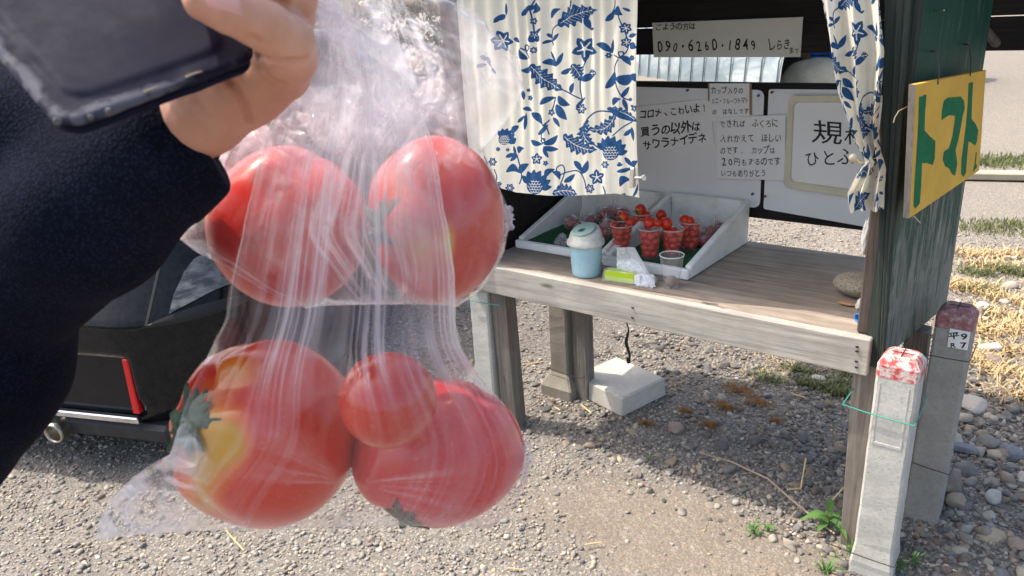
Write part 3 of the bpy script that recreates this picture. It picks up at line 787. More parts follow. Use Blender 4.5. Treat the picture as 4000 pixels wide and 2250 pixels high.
# ================================================================== CURTAINS
# blue flower print, drawn as a mask on a 1268 x 1449 cloth patch
PW, PH, PS = 1268, 1449, .5
MASK = np.zeros((int(PH * PS), int(PW * PS)), np.float32)
_my, _mx = np.mgrid[0:MASK.shape[0], 0:MASK.shape[1]]; _mx = _mx / PS; _my = _my / PS
def _reg(x0, x1, y0, y1):
    a = max(0, int(min(y0, y1) * PS) - 3); b_ = min(MASK.shape[0], int(max(y0, y1) * PS) + 4); c_ = max(0, int(min(x0, x1) * PS) - 3); d = min(MASK.shape[1], int(max(x0, x1) * PS) + 4)
    return slice(a, b_), slice(c_, d)
def paint(reg, sd, val=1.0):
    if reg[0].start >= reg[0].stop or reg[1].start >= reg[1].stop: return
    k = np.clip(.5 - sd / 2.2, 0, 1)
    MASK[reg] = MASK[reg] * (1 - k) + val * k
def p_leaf(x0, y0, x1, y1, w, bend=0, vein=False):
    w = w * 1.28; L = math.hypot(x1 - x0, y1 - y0); m = w + abs(bend) + 4
    reg = _reg(min(x0, x1) - m, max(x0, x1) + m, min(y0, y1) - m, max(y0, y1) + m)
    X = _mx[reg] - x0; Y = _my[reg] - y0; ux, uy = (x1 - x0) / L, (y1 - y0) / L
    t = (X * ux + Y * uy) / L; s = -X * uy + Y * ux
    tc = np.clip(t, 0, 1); c_ = bend * 4 * tc * (1 - tc); prof = w * np.sin(np.pi * tc ** .8) ** .8
    sd = np.where((t < 0) | (t > 1), 9, np.abs(s - c_) - prof)
    if vein:
        lobes = 1 + .25 * np.sin(t * 38); sd = np.where((t < 0) | (t > 1), 9, np.abs(s - c_) - prof * lobes)
    paint(reg, sd)
    if vein:
        paint(reg, np.where((t < .05) | (t > .9), 9, np.abs(s - c_) - 2.0), 0.0)
        side = np.abs(s - c_); ph = (t * L - side * .9) % 26
        paint(reg, np.where((t < .12) | (t > .85) | (side > prof * .75), 9, np.abs(ph - 13) - 1.7), 0.0)
def p_stem(pts, w=4.4):
    pts = np.array(pts, float)
    T = np.linspace(0, len(pts) - 1, 14 * len(pts)); idx = np.arange(len(pts))
    # catmull-rom
    Q = []
    for t in T:
        i = min(int(t), len(pts) - 2); u = t - i
        p0 = pts[max(i - 1, 0)]; p1 = pts[i]; p2 = pts[i + 1]; p3 = pts[min(i + 2, len(pts) - 1)]
        Q.append(.5 * ((2 * p1) + (-p0 + p2) * u + (2 * p0 - 5 * p1 + 4 * p2 - p3) * u * u + (-p0 + 3 * p1 - 3 * p2 + p3) * u ** 3))
    for a, b_ in zip(Q[:-1], Q[1:]):
        reg = _reg(min(a[0], b_[0]) - w - 3, max(a[0], b_[0]) + w + 3, min(a[1], b_[1]) - w - 3, max(a[1], b_[1]) + w + 3)
        X = _mx[reg] - a[0]; Y = _my[reg] - a[1]; d = b_ - a; t = np.clip((X * d[0] + Y * d[1]) / (d @ d + 1e-9), 0, 1)
        paint(reg, np.hypot(X - t * d[0], Y - t * d[1]) - w)
def p_flower(x, y, r, n=5, a0=0., hole=True):
    for k in range(n):
        a = a0 + k * 2 * math.pi / n
        p_leaf(x + r * .12 * math.cos(a), y + r * .12 * math.sin(a), x + r * math.cos(a), y + r * math.sin(a), r * .26)
    if hole:
        for k in range(n):
            a = a0 + k * 2 * math.pi / n
            p_s = [(x + r * .15 * math.cos(a), y + r * .15 * math.sin(a)), (x + r * .6 * math.cos(a), y + r * .6 * math.sin(a))]
            reg = _reg(x - r, x + r, y - r, y + r); X = _mx[reg] - p_s[0][0]; Y = _my[reg] - p_s[0][1]; d = np.array(p_s[1]) - p_s[0]
            t = np.clip((X * d[0] + Y * d[1]) / (d @ d), 0, 1); paint(reg, np.hypot(X - t * d[0], Y - t * d[1]) - max(1.2, r * .05), 0.0)
def p_pine(x, y, r, a=-1.57):
    for k in range(7):
        b_ = a + (k - 3) * .42; p_leaf(x + r * .6 * math.cos(b_), y + r * .6 * math.sin(b_), x + r * 1.9 * math.cos(b_), y + r * 1.9 * math.sin(b_), r * .3, r * .1 * (1 if k > 3 else -1))
    reg = _reg(x - r, x + r, y - r, y + r); X = _mx[reg] - x; Y = _my[reg] - y; paint(reg, np.hypot(X, Y) - r * .95)
    for i in range(-3, 4):
        for j in range(-3, 4):
            cx = x + (i + .5 * (j % 2)) * r * .34; cy = y + j * r * .3
            if math.hypot(cx - x, cy - y) > r * .85: continue
            X = _mx[reg] - cx; Y = _my[reg] - cy; d = np.hypot(X, Y); paint(reg, np.where(Y > -r * .02, np.abs(d - r * .15) - 2.0, 9), 0.0)
LV = [(545, 130, 620, 62, 16, -18), (790, 125, 832, 215, 16, 0), (832, 215, 862, 195, 7), (490, 308, 560, 292, 9, -6), (560, 290, 608, 235, 11), (515, 240, 560, 270, 10),
      (590, 465, 637, 370, 13), (492, 440, 590, 472, 18, -16), (545, 370, 590, 455, 8), (620, 522, 690, 480, 14, 6), (765, 570, 868, 520, 20), (875, 310, 985, 375, 20, -14), (985, 375, 992, 275, 9),
      (690, 660, 715, 585, 14, -6), (465, 740, 580, 690, 16, -10), (600, 680, 685, 745, 20, 18), (585, 740, 662, 850, 24, 8), (405, 800, 490, 885, 20, -12), (362, 920, 370, 800, 10), (308, 868, 362, 820, 10), (345, 770, 410, 790, 12, -8),
      (455, 955, 530, 880, 13, 4), (560, 835, 612, 900, 13, -4), (500, 1020, 598, 955, 18, 14), (405, 995, 490, 1020, 15, 10), (495, 1040, 605, 1055, 15, 8), (495, 1050, 535, 1118, 11), (725, 760, 800, 685, 9, 0), (940, 625, 1005, 500, 20, 16), (1010, 560, 1140, 530, 30, 22), (1118, 525, 1165, 580, 22, -6),
      (1050, 690, 1105, 612, 13), (990, 745, 1050, 700, 16, -20), (1060, 700, 1092, 790, 12, 0), (235, 1215, 330, 1225, 22, -34), (330, 1225, 395, 1160, 20, -14), (232, 1112, 310, 1090, 12, -4), (320, 1085, 362, 1050, 16, -20), (300, 1090, 285, 1030, 8), (262, 1140, 320, 1095, 10), (315, 890, 275, 955, 16, 12), (272, 985, 305, 985, 18, 14),
      (712, 1140, 765, 1215, 16, -6), (765, 1230, 812, 1135, 18, 8), (640, 1290, 722, 1230, 15, 6), (510, 1260, 580, 1200, 16, -22), (560, 1215, 610, 1275, 16, -18), (1070, 1115, 1125, 1180, 12), (1015, 1215, 1125, 1190, 12, 4), (1125, 1180, 1160, 1140, 14, -10), (1035, 1320, 1115, 1280, 22, -34), (1120, 1400, 1160, 1300, 8, 10), (1015, 1170, 1060, 1165, 9), (1120, 900, 1135, 1000, 10), (1065, 960, 1120, 910, 12, 4),
      (345, 110, 400, 40, 16, 4), (400, 75, 440, 30, 9), (440, 20, 420, 95, 22, -24), (945, 150, 1005, 70, 16, 6), (1030, 40, 1065, 105, 22, 26), (1110, 80, 1060, 55, 8), (395, 265, 430, 300, 14), (430, 290, 470, 250, 13, 12), (435, 240, 485, 198, 10), (1100, 260, 1160, 240, 12), (1120, 300, 1160, 340, 20, 12), (340, 500, 405, 460, 16, 22), (385, 420, 330, 345, 16, -18), (285, 272, 335, 300, 13, -4), (1050, 400, 1115, 465, 18, -10), (150, 160, 205, 112, 10), (230, 110, 150, 140, 16), (95, 400, 130, 480, 12), (130, 480, 165, 525, 9), (60, 390, 90, 430, 12), (30, 470, 95, 455, 12), (345, 640, 355, 710, 12), (235, 110, 240, 20, 10), (1140, 760, 1110, 745, 8)]
BIG = [(600, 178, 880, 70, 48, -24), (405, 458, 640, 640, 44, 22), (700, 455, 765, 575, 34, -8), (950, 765, 1165, 862, 22, -14), (820, 520, 875, 515, 22, 0), (635, 955, 880, 1060, 40, 34), (560, 1370, 740, 1375, 34, -22)]
for a in LV: p_leaf(*a)
for a in BIG: p_leaf(*a, vein=True)
# big curling leaf
p_leaf(1010, 800, 800, 905, 34, -62, True); p_leaf(812, 850, 872, 1030, 34, 62, True); p_leaf(960, 765, 1165, 862, 16, 10); p_stem([(1165, 862), (1010, 800), (880, 790), (800, 860), (790, 960), (880, 1040), (930, 1050)], 5)
for s_ in [[(565, 318), (552, 280), (560, 210), (610, 165), (690, 60), (700, 0)], [(770, 700), (755, 620), (765, 520), (810, 400), (818, 330)], [(580, 690), (560, 760), (540, 800)], [(490, 890), (530, 860)], [(640, 640), (700, 670), (770, 705)],
           [(330, 1300), (345, 1240), (320, 1130), (300, 1080)], [(490, 1020), (480, 960), (500, 900), (535, 850)], [(800, 1330), (780, 1260), (740, 1210), (660, 1220), (600, 1240), (590, 1190), (630, 1170), (645, 1220), (610, 1320)],
           [(1160, 1140), (1130, 1190)], [(920, 1320), (935, 1370), (900, 1400)], [(1005, 560), (1020, 620), (1060, 690), (1110, 710)], [(1030, 420), (1005, 470), (1005, 530)], [(340, 340), (380, 360), (400, 330), (370, 320), (372, 360), (400, 410)], [(1000, 390), (1050, 410), (1065, 370), (1035, 370), (1050, 400), (1095, 340), (1080, 240), (1040, 130), (1020, 60)],
           [(400, 40), (420, 150), (430, 240), (420, 290)], [(430, 0), (400, 60), (350, 110)], [(1010, 0), (1000, 60), (950, 140)], [(1125, 862), (1060, 900), (990, 960)], [(150, 1200), (170, 1250), (165, 1300), (200, 1330)], [(500, 990), (510, 1000), (500, 1010), (480, 1000), (490, 980), (510, 985)], [(535, 950), (520, 900)], [(80, 1110), (105, 1160)], [(545, 370), (560, 400), (590, 465)]]:
    p_stem(s_)
for fl in [(790, 345, 92, 5, .3), (205, 290, 80, 6, .1), (765, 770, 42, 6, 0), (550, 798, 26, 5, .2), (450, 1125, 44, 5, -.3), (515, 1155, 22, 5, .2), (140, 1145, 34, 6, 0), (115, 1218, 20, 5, 0), (180, 1055, 18, 6, .3), (875, 1255, 58, 5, -.4), (825, 1335, 36, 6, .2), (935, 1165, 30, 6, 0), (962, 392, 24, 6, 0), (430, 355, 26, 7, .1), (1125, 410, 22, 7, 0), (1080, 200, 44, 6, .3), (1085, 300, 40, 6, .5), (432, 250, 36, 5, .3), (428, 150, 26, 5, 1.2), (398, 695, 22, 5, 0), (385, 640, 16, 5, 0), (1140, 768, 26, 5, .2), (1112, 705, 16, 5, 0), (245, 1060, 15, 5, 0), (262, 1330, 34, 6, 0), (1035, 1160, 16, 5, .2), (190, 1300, 20, 5, 0), (1060, 1390, 26, 6, 0)]:
    p_flower(*fl, hole=fl[2] > 24)
p_pine(222, 985, 42, -.9); p_pine(975, 1075, 62, -1.3); p_pine(440, 1315, 62, -1.2)
def print_mask(x, y, blur=True):
    x = np.mod(x, PW - 4) * PS; y = np.mod(y, PH - 4) * PS
    x0 = np.floor(x).astype(int); y0 = np.floor(y).astype(int); fx = x - x0; fy_ = y - y0
    x1 = np.minimum(x0 + 1, MASK.shape[1] - 1); y1 = np.minimum(y0 + 1, MASK.shape[0] - 1)
    return MASK[y0, x0] * (1 - fx) * (1 - fy_) + MASK[y0, x1] * fx * (1 - fy_) + MASK[y1, x0] * (1 - fx) * fy_ + MASK[y1, x1] * fx * fy_
b = NB('curtain_cotton'); a = b.attr('ink', 'Fac'); vv = b.co()
cc = b.mix(b.ramp(a, [(.38, g3(0)), (.62, g3(1))]), b.ramp(b.noise(vv, 9, 3), [(.35, (.78, .74, .62)), (.65, (.86, .83, .73))]), b.ramp(b.noise(vv, 60, 3), [(.3, (.006, .055, .17)), (.7, (.016, .10, .27))]))
df = b.pr(Base_Color=cc, Roughness=.9, Normal=b.bump(b.noise(vv, 500, 2), .15, .001)); tn = b.n('BsdfTranslucent', Color=cc).outputs[0]
mx = b.n('MixShader'); b.set(mx.inputs[0], .28); b.set(mx.inputs[1], df); b.set(mx.inputs[2], tn)
M_curt = b.done(mx.outputs[0])
# left curtain: nearly flat with fine vertical gathers
hem = np.array([(1838, 712), (1880, 716), (1938, 729), (2016, 751), (2159, 765), (2319, 762), (2402, 756), (2488, 773)], float)
NU, NV = 420, 460
u = np.linspace(0, 1, NU); px = 1838 + (2489 - 1838) * u; hy = np.interp(px, hem[:, 0], hem[:, 1])
t = np.linspace(0, 1, NV)
top_z = 1.545
Pg = np.empty((NU, NV, 3)); ink = np.empty((NU, NV)); Yc = 1.888
xl0 = onY(1838, 712, Yc)[0]; xr0 = onY(2489, 770, Yc)[0]
hemz = np.array([onY(a_, b_, Yc)[2] for a_, b_ in zip(px, hy)]); xr = np.array([onY(a_, b_, Yc)[0] for a_, b_ in zip(px, hy)])
for j in range(NV):
    z = top_z + (hemz - top_z) * t[j]
    x = xr + .004 * np.sin(t[j] * 5 + 2) * (u > .9)
    amp = .0016 + .004 * (1 - t[j]) ** 2
    gath = np.sin(u * 88 + 1.5 * np.sin(u * 17) + .6 * t[j]) * amp * (.35 + .65 * (1 - t[j])) + .006 * fbm(u * 11, t[j] * 1.5, 0, 3, 40) + .008 * fbm(u * 3, t[j] * 2, 3, 2, 41) * t[j]
    Pg[:, j, 0] = x + gath * .25; Pg[:, j, 1] = Yc + gath; Pg[:, j, 2] = z
X_, Y_, _d = proj(Pg * [1, 0, 1] + [0, Yc, 0])
ink = print_mask((X_ - 1850) / .552 + 1268, Y_ / .552 + 1445)
ink[(t < .0)[None].repeat(NU, 0)] = 0
v, f = sheet(Pg)
lc = obj('curtain', (v, f), M_curt, smooth=True, loc=onY(2160, 700, Yc), attrs={'ink': ink.ravel()})
tag(lc, 'wide cream curtain with blue flowers hanging over the left of the stand opening', 'curtain')
# right curtain, gathered and pinned back
Lp = np.array([(-60, 3195), (0, 3203), (193, 3241), (359, 3276), (483, 3322), (560, 3350), (600, 3372), (632, 3382), (660, 3360), (718, 3331), (752, 3314), (790, 3318), (828, 3326)], float)
Rp = np.array([(-60, 3452), (0, 3452), (207, 3466), (386, 3448), (483, 3434), (600, 3441), (670, 3464), (800, 3460), (828, 3458)], float)
NU, NV = 420, 420; u = np.linspace(0, 1, NU); Pg = np.empty((NU, NV, 3)); ink = np.empty((NU, NV)); Yr = 1.876
for j in range(NV):
    y = -75 + (828 + 75) * j / (NV - 1)
    yb = y + (6 * np.sin(u * 14) + 10 * (u > .55)) * sstep(.9, 1, j / NV) - 18 * u * sstep(.8, 1, j / NV)
    l = np.interp(y, Lp[:, 0], Lp[:, 1]); r_ = np.interp(y, Rp[:, 0], Rp[:, 1]); 
    fold = u + .050 * np.sin(u * 2 * np.pi * 2.6 + .8 + .002 * y) * sstep(0, 300, y) + .006 * np.sin(u * 2 * np.pi * 7 + y * .006)
    fold = (fold - fold[0]) / (fold[-1] - fold[0])
    x = l + (r_ - l) * fold
    dep = .022 * np.sin(u * 2 * np.pi * 2.6 + 2.4 + .003 * y) + .004 * np.sin(u * 2 * np.pi * 7 + y * .01) + .003 * fbm(u * 9, y / 200, 0, 3, 3) + .01 * (1 - sstep(.0, .3, u))
    for_y = Yr + dep * (.5 + .5 * sstep(-80, 300, y))
    d0 = np.stack([onY(xx, yy, Yr) for xx, yy in zip(x[::30], yb[::30])]); 
    Pg[:, j, 0] = np.interp(u, u[::30], d0[:, 0]); Pg[:, j, 2] = np.interp(u, u[::30], d0[:, 2]); Pg[:, j, 1] = for_y
    Pg[:, j, 0] = Pg[:, j, 0]
    # cloth coordinates: far more cloth than width
    ink[:, j] = print_mask(430 + u * 640 + .12 * y, y / .55 + 120 + 0 * u)
v, f = sheet(Pg)
rc_ = obj('curtain', (v, f), M_curt, smooth=True, loc=onY(3400, 800, Yr), attrs={'ink': ink.ravel()})
tag(rc_, 'narrow gathered cream and blue curtain pinned back at the right post', 'curtain')
ro = obj('curtain_rod', tube([(-1.70, 1.886, 1.552), (-.35, 1.884, 1.552)], .006, 10), simple('rod_white', (.6, .6, .58), .4)); tag(ro, 'thin white rod across the top of the opening carrying both curtains', 'curtain rod')
# clips
M_steel = simple('clip_steel', (.62, .61, .58), .28, .9, var=.08); M_brass = simple('old_brass', (.50, .43, .30), .35, .85, var=.1)
def clip(name, label, body, k0, k1, mat, Yc, rb=.006):
    c0 = onY(*body[0], Yc); c1 = onY(*body[1], Yc); r = thing(name, label, 'clip', (c0 + c1) / 2)
    w = .0075
    obj('jaw', prism([c1 + [-w, -.007, 0], c1 + [w, -.007, 0], c1 + [w, .012, 0], c1 + [-w, .012, 0], c0 + [-w * .8, -.003, 0], c0 + [w * .8, -.003, 0], c0 + [w * .8, .009, 0], c0 + [-w * .8, .009, 0]], .002), mat, r)
    a0 = onY(*k0, Yc - .006); a1 = onY(*k1, Yc - .014)
    obj('arm', tube([a0, a1], .0042, 10), mat, r)
    n = _nz(CAM - a1); n = _nz(n + np.array([.25, 0, -.1]))
    obj('eyelet', lathe([(.0, 0.001), (.0025, .001), (.0028, .003), (.0062, .0035), (.0085, .002), (.0085, -.002), (.006, -.004), (0, -.004)], a1, 20, up=n, cap0=False), mat, r)
    return r
clip('curtain_clip', 'steel clip with round eye on the lower right corner of the left curtain', [(2470, 655), (2468, 732)], (2482, 695), (2516, 694), M_steel, 1.872)
r = thing('tieback_knob', 'small brass knob holding back the gathered right curtain', 'knob', onY(3335, 618, 1.86))
a0 = onY(3372, 640, 1.872); a1 = onY(3332, 617, 1.845)
obj('stem', tube([a0, a1], .004, 10), M_brass, r); n = _nz(CAM - a1)
obj('head', lathe([(0, .004), (.003, .004), (.0095, .002), (.0105, -.001), (.008, -.005), (.0, -.007)], a1, 20, up=n, cap0=False), M_brass, r)

# ================================================================== THINGS ON THE TABLE
b = NB('styrofoam'); vv = b.co(); n1 = b.noise(vv, 14, 6, .65); vo = b.vor(vv, 220)
cc = b.ramp(n1, [(.28, (.50, .43, .34)), (.40, (.80, .78, .73)), (.55, (.88, .88, .86))])
M_foam = b.done(b.pr(Base_Color=cc, Roughness=.75, Normal=b.bump(vo, .25, .002)))
M_turf0 = simple('green_mat', (.012, .085, .03), .8, bump=.8, bscale=300, var=.3, vscale=60)
def tray(name, label, x0, x1, y0, y1, zf, zb, tw=.022, skew=0.0):
    r = thing(name, label, 'tray', ((x0 + x1) / 2, (y0 + y1) / 2, TZ))
    z0 = TZ + .001; fl = z0 + .018
    X = lambda x, y: x + skew * (y - y0) / (y1 - y0)
    def hexa(xa, xb, ya, yb, za, zt_a, zt_b, bev=.004):
        return prism([(X(xa, ya), ya, za), (X(xb, ya), ya, za), (X(xb, yb), yb, za), (X(xa, yb), yb, za), (X(xa, ya), ya, zt_a), (X(xb, ya), ya, zt_a), (X(xb, yb), yb, zt_b), (X(xa, yb), yb, zt_b)], bev)
    obj('floor', hexa(x0 + tw, x1 - tw, y0 + tw, y1 - tw, z0, fl, fl), M_foam, r)
    obj('wall', hexa(x0, x1, y0, y0 + tw - .001, z0, z0 + zf, z0 + zf), M_foam, r)
    obj('wall', hexa(x0 + tw + .001, x1 - tw - .001, y1 - tw + .001, y1, z0, z0 + zb, z0 + zb), M_foam, r)
    obj('wall', hexa(x0, x0 + tw, y0 + tw, y1, z0, z0 + zf + (zb - zf) * .06, z0 + zb), M_foam, r)
    obj('wall', hexa(x1 - tw, x1, y0 + tw, y1, z0, z0 + zf + (zb - zf) * .06, z0 + zb), M_foam, r)
    return r
tr = tray('foam_tray', 'right worn white foam tray with high sloping side holding the cups of tomatoes', -1.250, -.940, 2.075, 2.53, .034, .155, skew=.018)
tl = tray('foam_tray', 'left white foam tray holding the bagged tomatoes behind the blue bin', -1.635, -1.262, 2.10, 2.535, .030, .15, skew=.006)
def mat_sheet(x0, x1, y0, y1, label):
    gx_ = np.linspace(x0, x1, 30); gy_ = np.linspace(y0, y1, 30); A_, B_ = np.meshgrid(gx_, gy_, indexing='ij')
    Z_ = TZ + .0215 + .0015 * fbm(A_ * 20, B_ * 20, o=2, seed=2)
    P = np.stack([A_, B_, Z_], -1); v, f = sheet(P)
    tag(obj('green_mat', (v, f), M_turf0, smooth=True, loc=((x0 + x1) / 2, y0, TZ)), label, 'mat')
mat_sheet(-1.226, -.965, 2.10, 2.50, 'dark green mat under the tomato cups in the right tray')
mat_sheet(-1.610, -1.290, 2.125, 2.50, 'dark green mat lining the left foam tray')
# tomatoes -----------------------------------------------------------
def tomato_mat(name, c_low, c_top, patch, rough=.22, sss=.08):
    b = NB(name); vv = b.co(); pa = b.attr('ripe', 'Fac'); n1 = b.noise(vv, 30, 4, .6)
    k = b.math('ADD', b.math('ADD', pa, b.math('MULTIPLY', b.math('SUBTRACT', n1, .5), .25)), b.math('MULTIPLY', b.math('SUBTRACT', b.noise(vv, 11, 2, .5), .55), .75))
    c = b.ramp(k, [(.10, patch), (.34, c_top), (.62, c_low)])
    sp = b.noise(b.co((1, 1, 1)), 420, 2, .5)
    c = b.mix(b.ramp(sp, [(.60, g3(0)), (.70, g3(.06))]), c, (.9, .45, .3))
    x = b.n('BsdfPrincipled'); b.set(x.inputs['Base Color'], c); x.inputs['Roughness'].default_value = rough; b.set(x.inputs['Subsurface Weight'], sss); x.inputs['Subsurface Scale'].default_value = .006; x.inputs['Subsurface Radius'].default_value = (1, .25, .1)
    b.set(x.inputs['Normal'], b.bump(n1, .06, .003))
    return b.done(x.outputs[0])
M_cher = tomato_mat('cherry_tomato', (.62, .035, .012), (.70, .11, .014), (.55, .26, .02))
M_cal = simple('calyx_green', (.035, .075, .022), .75, bump=.3, bscale=200, var=.4, vscale=60)
def tomato_geo(r, up, lobes=0, squash=.92, seed=0, sub=2, dimple=.12, rip=None):
    v, f = ICO[sub]; v = v.copy(); th = np.arctan2(v[:, 1], v[:, 0]); ct = v[:, 2]
    rr_ = 1 + .02 * fbm(v[:, 0] + seed, v[:, 1], v[:, 2], 3, seed)
    if lobes: rr_ = rr_ + .035 * np.cos(th * lobes + seed) * sstep(-.2, .9, ct) * (1 - ct ** 8) + .03 * np.cos(th * 3 + seed * 2) * np.sqrt(1 - ct ** 2)
    rr_ = rr_ - dimple * np.exp(-((1 - ct) / .10)) - .04 * np.exp(-((1 + ct) / .08))
    v = v * rr_[:, None]; v[:, 2] *= squash
    up = _nz(up); a0 = _nz(np.cross(up, [.31, .2, .9])); b0 = np.cross(up, a0)
    return r * (v[:, :1] * a0 + v[:, 1:2] * b0 + v[:, 2:3] * up), f, ct
def calyx_geo(c, r, up, R, n=5, seed=0, curl=.35):
    rs = random.Random(seed); up = _nz(up); a0 = _nz(np.cross(up, [.31, .2, .9])); b0 = np.cross(up, a0); G = []
    top = c + up * r * .86
    for k in range(n):
        a = k * 2 * math.pi / n + rs.uniform(-.2, .2); d = a0 * math.cos(a) + b0 * math.sin(a); s = np.cross(up, d); L = R * rs.uniform(.8, 1.15)
        V = []; Q = []
        m_ = 6
        for i in range(m_ + 1):
            t = i / m_; w_ = R * .17 * math.sin(math.pi * (t * .85 + .15)); h = up * (.06 * R + curl * L * t * (t - .35) - r * .12 * t)
            p = top + d * L * t + h
            V += [p - s * w_, p + up * w_ * .3, p + s * w_]
        for i in range(m_):
            for j in range(2): Q.append((i * 3 + j, i * 3 + j + 1, i * 3 + j + 4, i * 3 + j + 3))
        G.append((np.array(V), Q))
    G.append(tube([top - up * r * .05, top + up * R * .35, top + up * R * .5 + a0 * R * .2], [R * .1, R * .08, R * .1], 6))
    return merge(*G)
_rt = random.Random(11)
def small_tomato(p, r, label, group=None, cal=False, up=None, cat='tomato', ripe=1.0):
    up = up if up is not None else np.array([_rt.uniform(-1, 1), _rt.uniform(-1, 1), _rt.uniform(-.2, 1)])
    v, f, ct = tomato_geo(r, up, 0, .97, _rt.randint(0, 99), 2)
    if cal:
        R_o = thing('cherry_tomato', label, cat, p, group)
        obj('fruit', (v + p, f), M_cher, R_o, True, attrs={'ripe': ripe + .2 - .8 * sstep(.2, 1, ct)})
        obj('calyx', calyx_geo(np.array(p), r, up, r * .75, 5, _rt.randint(0, 99)), M_cal, R_o)
    else:
        R_o = tag(obj('cherry_tomato', (v + p, f), M_cher, None, True, loc=p, attrs={'ripe': ripe * np.ones(len(v))}), label, cat, group)
    return R_o
# clear cups of cherry tomatoes
M_cup = film('clear_cup', .09, 0, (.85, .85, .88), .08, crease=False, spec=1.3)
M_cuprim = film('cup_rim', .62, 0, (.95, .95, .97), .08, crease=False, spec=1.0)
def cup(pos, h=.098, r0=.024, r1=.034, label='', n=32):
    r = thing('clear_cup', label, 'cup', pos)
    obj('wall', lathe([(r0 * .9, .003), (r0, .004), (r0 * .98, .0), (r0, .0), (r0 * 1.02, .003), (r1 * .985, h * .93), (r1, h)], pos, n), M_cup, r, True)
    obj('rim', lathe([(r1 - .0006, h - .001), (r1 + .0014, h - .002), (r1 + .0022, h), (r1 + .0012, h + .0018), (r1 - .0006, h + .001), (r1 - .0006, h - .001)], pos, n, cap0=False), M_cuprim, r, True)
    return r
ZM = TZ + .0225
cups = [((2428, 985), 'front left clear cup packed with cherry tomatoes in the right tray', 'in the front left clear cup'),
        ((2538, 1005), 'second clear cup from the left packed with cherry tomatoes, standing foremost', 'in the foremost clear cup'),
        ((2625, 996), 'clear cup with a half green tomato, directly behind the empty cup', 'in the clear cup behind the empty one'),
        ((2697, 972), 'rightmost clear cup packed with red cherry tomatoes near the tray wall', 'in the rightmost clear cup'),
        ((2508, 935), 'rear clear cup of tomatoes, mostly hidden behind the front cups', 'in the rear clear cup')]
tops = [[(2436, 845, .017, 1), (2462, 868, .0165, 0), (2400, 880, .014, 0)], [(2537, 868, .0195, 0), (2568, 872, .014, 0)], [(2603, 872, .0215, 0), (2620, 905, .016, 0)], [(2675, 860, .019, 0), (2693, 865, .018, 1)], [(2502, 818, .020, 1), (2523, 845, .0195, 0), (2583, 840, .0195, 0)]]
for ci_, ((px, py), lab, ing) in enumerate(cups):
    p = onZ(px, py, ZM); h = [.098, .102, .092, .098, .098][ci_]
    cup(p, h, .0275, .0375, lab)
    rs = random.Random(50 + ci_); placed = []
    z = .017; layer = 0
    while z < h - .012:
        rad = .0275 + (.0375 - .0275) * z / h; k = 4; a0 = rs.uniform(0, 6)
        for i in range(k):
            rt_ = rs.uniform(.0128, .0155); a = a0 + i * 2 * math.pi / k; d_ = max(0, rad - rt_ - .001)
            small_tomato(p + np.array([d_ * math.cos(a), d_ * math.sin(a), z + rs.uniform(-.002, .002)]), rt_, 'small red cherry tomato ' + ing, 'cherry tomatoes ' + ing, ripe=rs.choice([1, 1, .8, .6, .35 if ci_ == 2 else 1]))
        z += .0205; layer += 1
    words = ['first', 'second', 'third']; sh = ['with dark green calyx', 'shiny orange red', 'smaller']
    for k_, (tx, ty, tr_, cal) in enumerate(tops[ci_]):
        q_ = np.array(p) ; # on the cup's vertical plane
        d = ray(tx, ty); tt = np.dot((q_ - CAM)[:2], d[:2]) / np.dot(d[:2], d[:2]); c_ = CAM + d * tt
        lab2 = {(0, 0): 'orange tomato with green calyx topping the front left cup', (0, 1): 'small orange red tomato on top right of the front left cup', (0, 2): 'small red tomato at the left rim of the front left cup', (1, 0): 'bright orange tomato on top of the foremost cup', (1, 1): 'small dark red tomato squeezed between the foremost cups', (2, 0): 'largest shiny orange tomato on the cup behind the empty cup', (2, 1): 'half sunk orange tomato under the largest shiny one', (3, 0): 'big red tomato on the rightmost cup', (3, 1): 'red tomato with green calyx behind the big one on the rightmost cup', (4, 0): 'highest tomato, yellow orange with calyx, on the rear cup', (4, 1): 'orange tomato just right of and below the highest one', (4, 2): 'round red tomato standing out behind the cups, right of centre'}[(ci_, k_)]
        small_tomato(c_, tr_, lab2, None, bool(cal), up=np.array([-.2, -.5, -.3]) if cal else None, ripe=[.55, .75, .9][k_] if cal else 1.0 if k_ else .9)
ec = onZ(2622, 1122, TZ); cup(ec, .105, .0215, .036, 'empty clear cup with a brown stone in it at the table edge')
v, f = ICO[2]; tag(obj('stone', (v * [.0185, .0185, .017] * (1 + .1 * fbm(v[:, 0] * 2, v[:, 1] * 2, v[:, 2] * 2))[:, None] + ec + [0, 0, .0205], f), M_stone, smooth=True, loc=ec, attrs={'col': np.tile((.26, .19, .17), (len(v), 1))}), 'brown round stone weighing down the empty clear cup', 'stone')
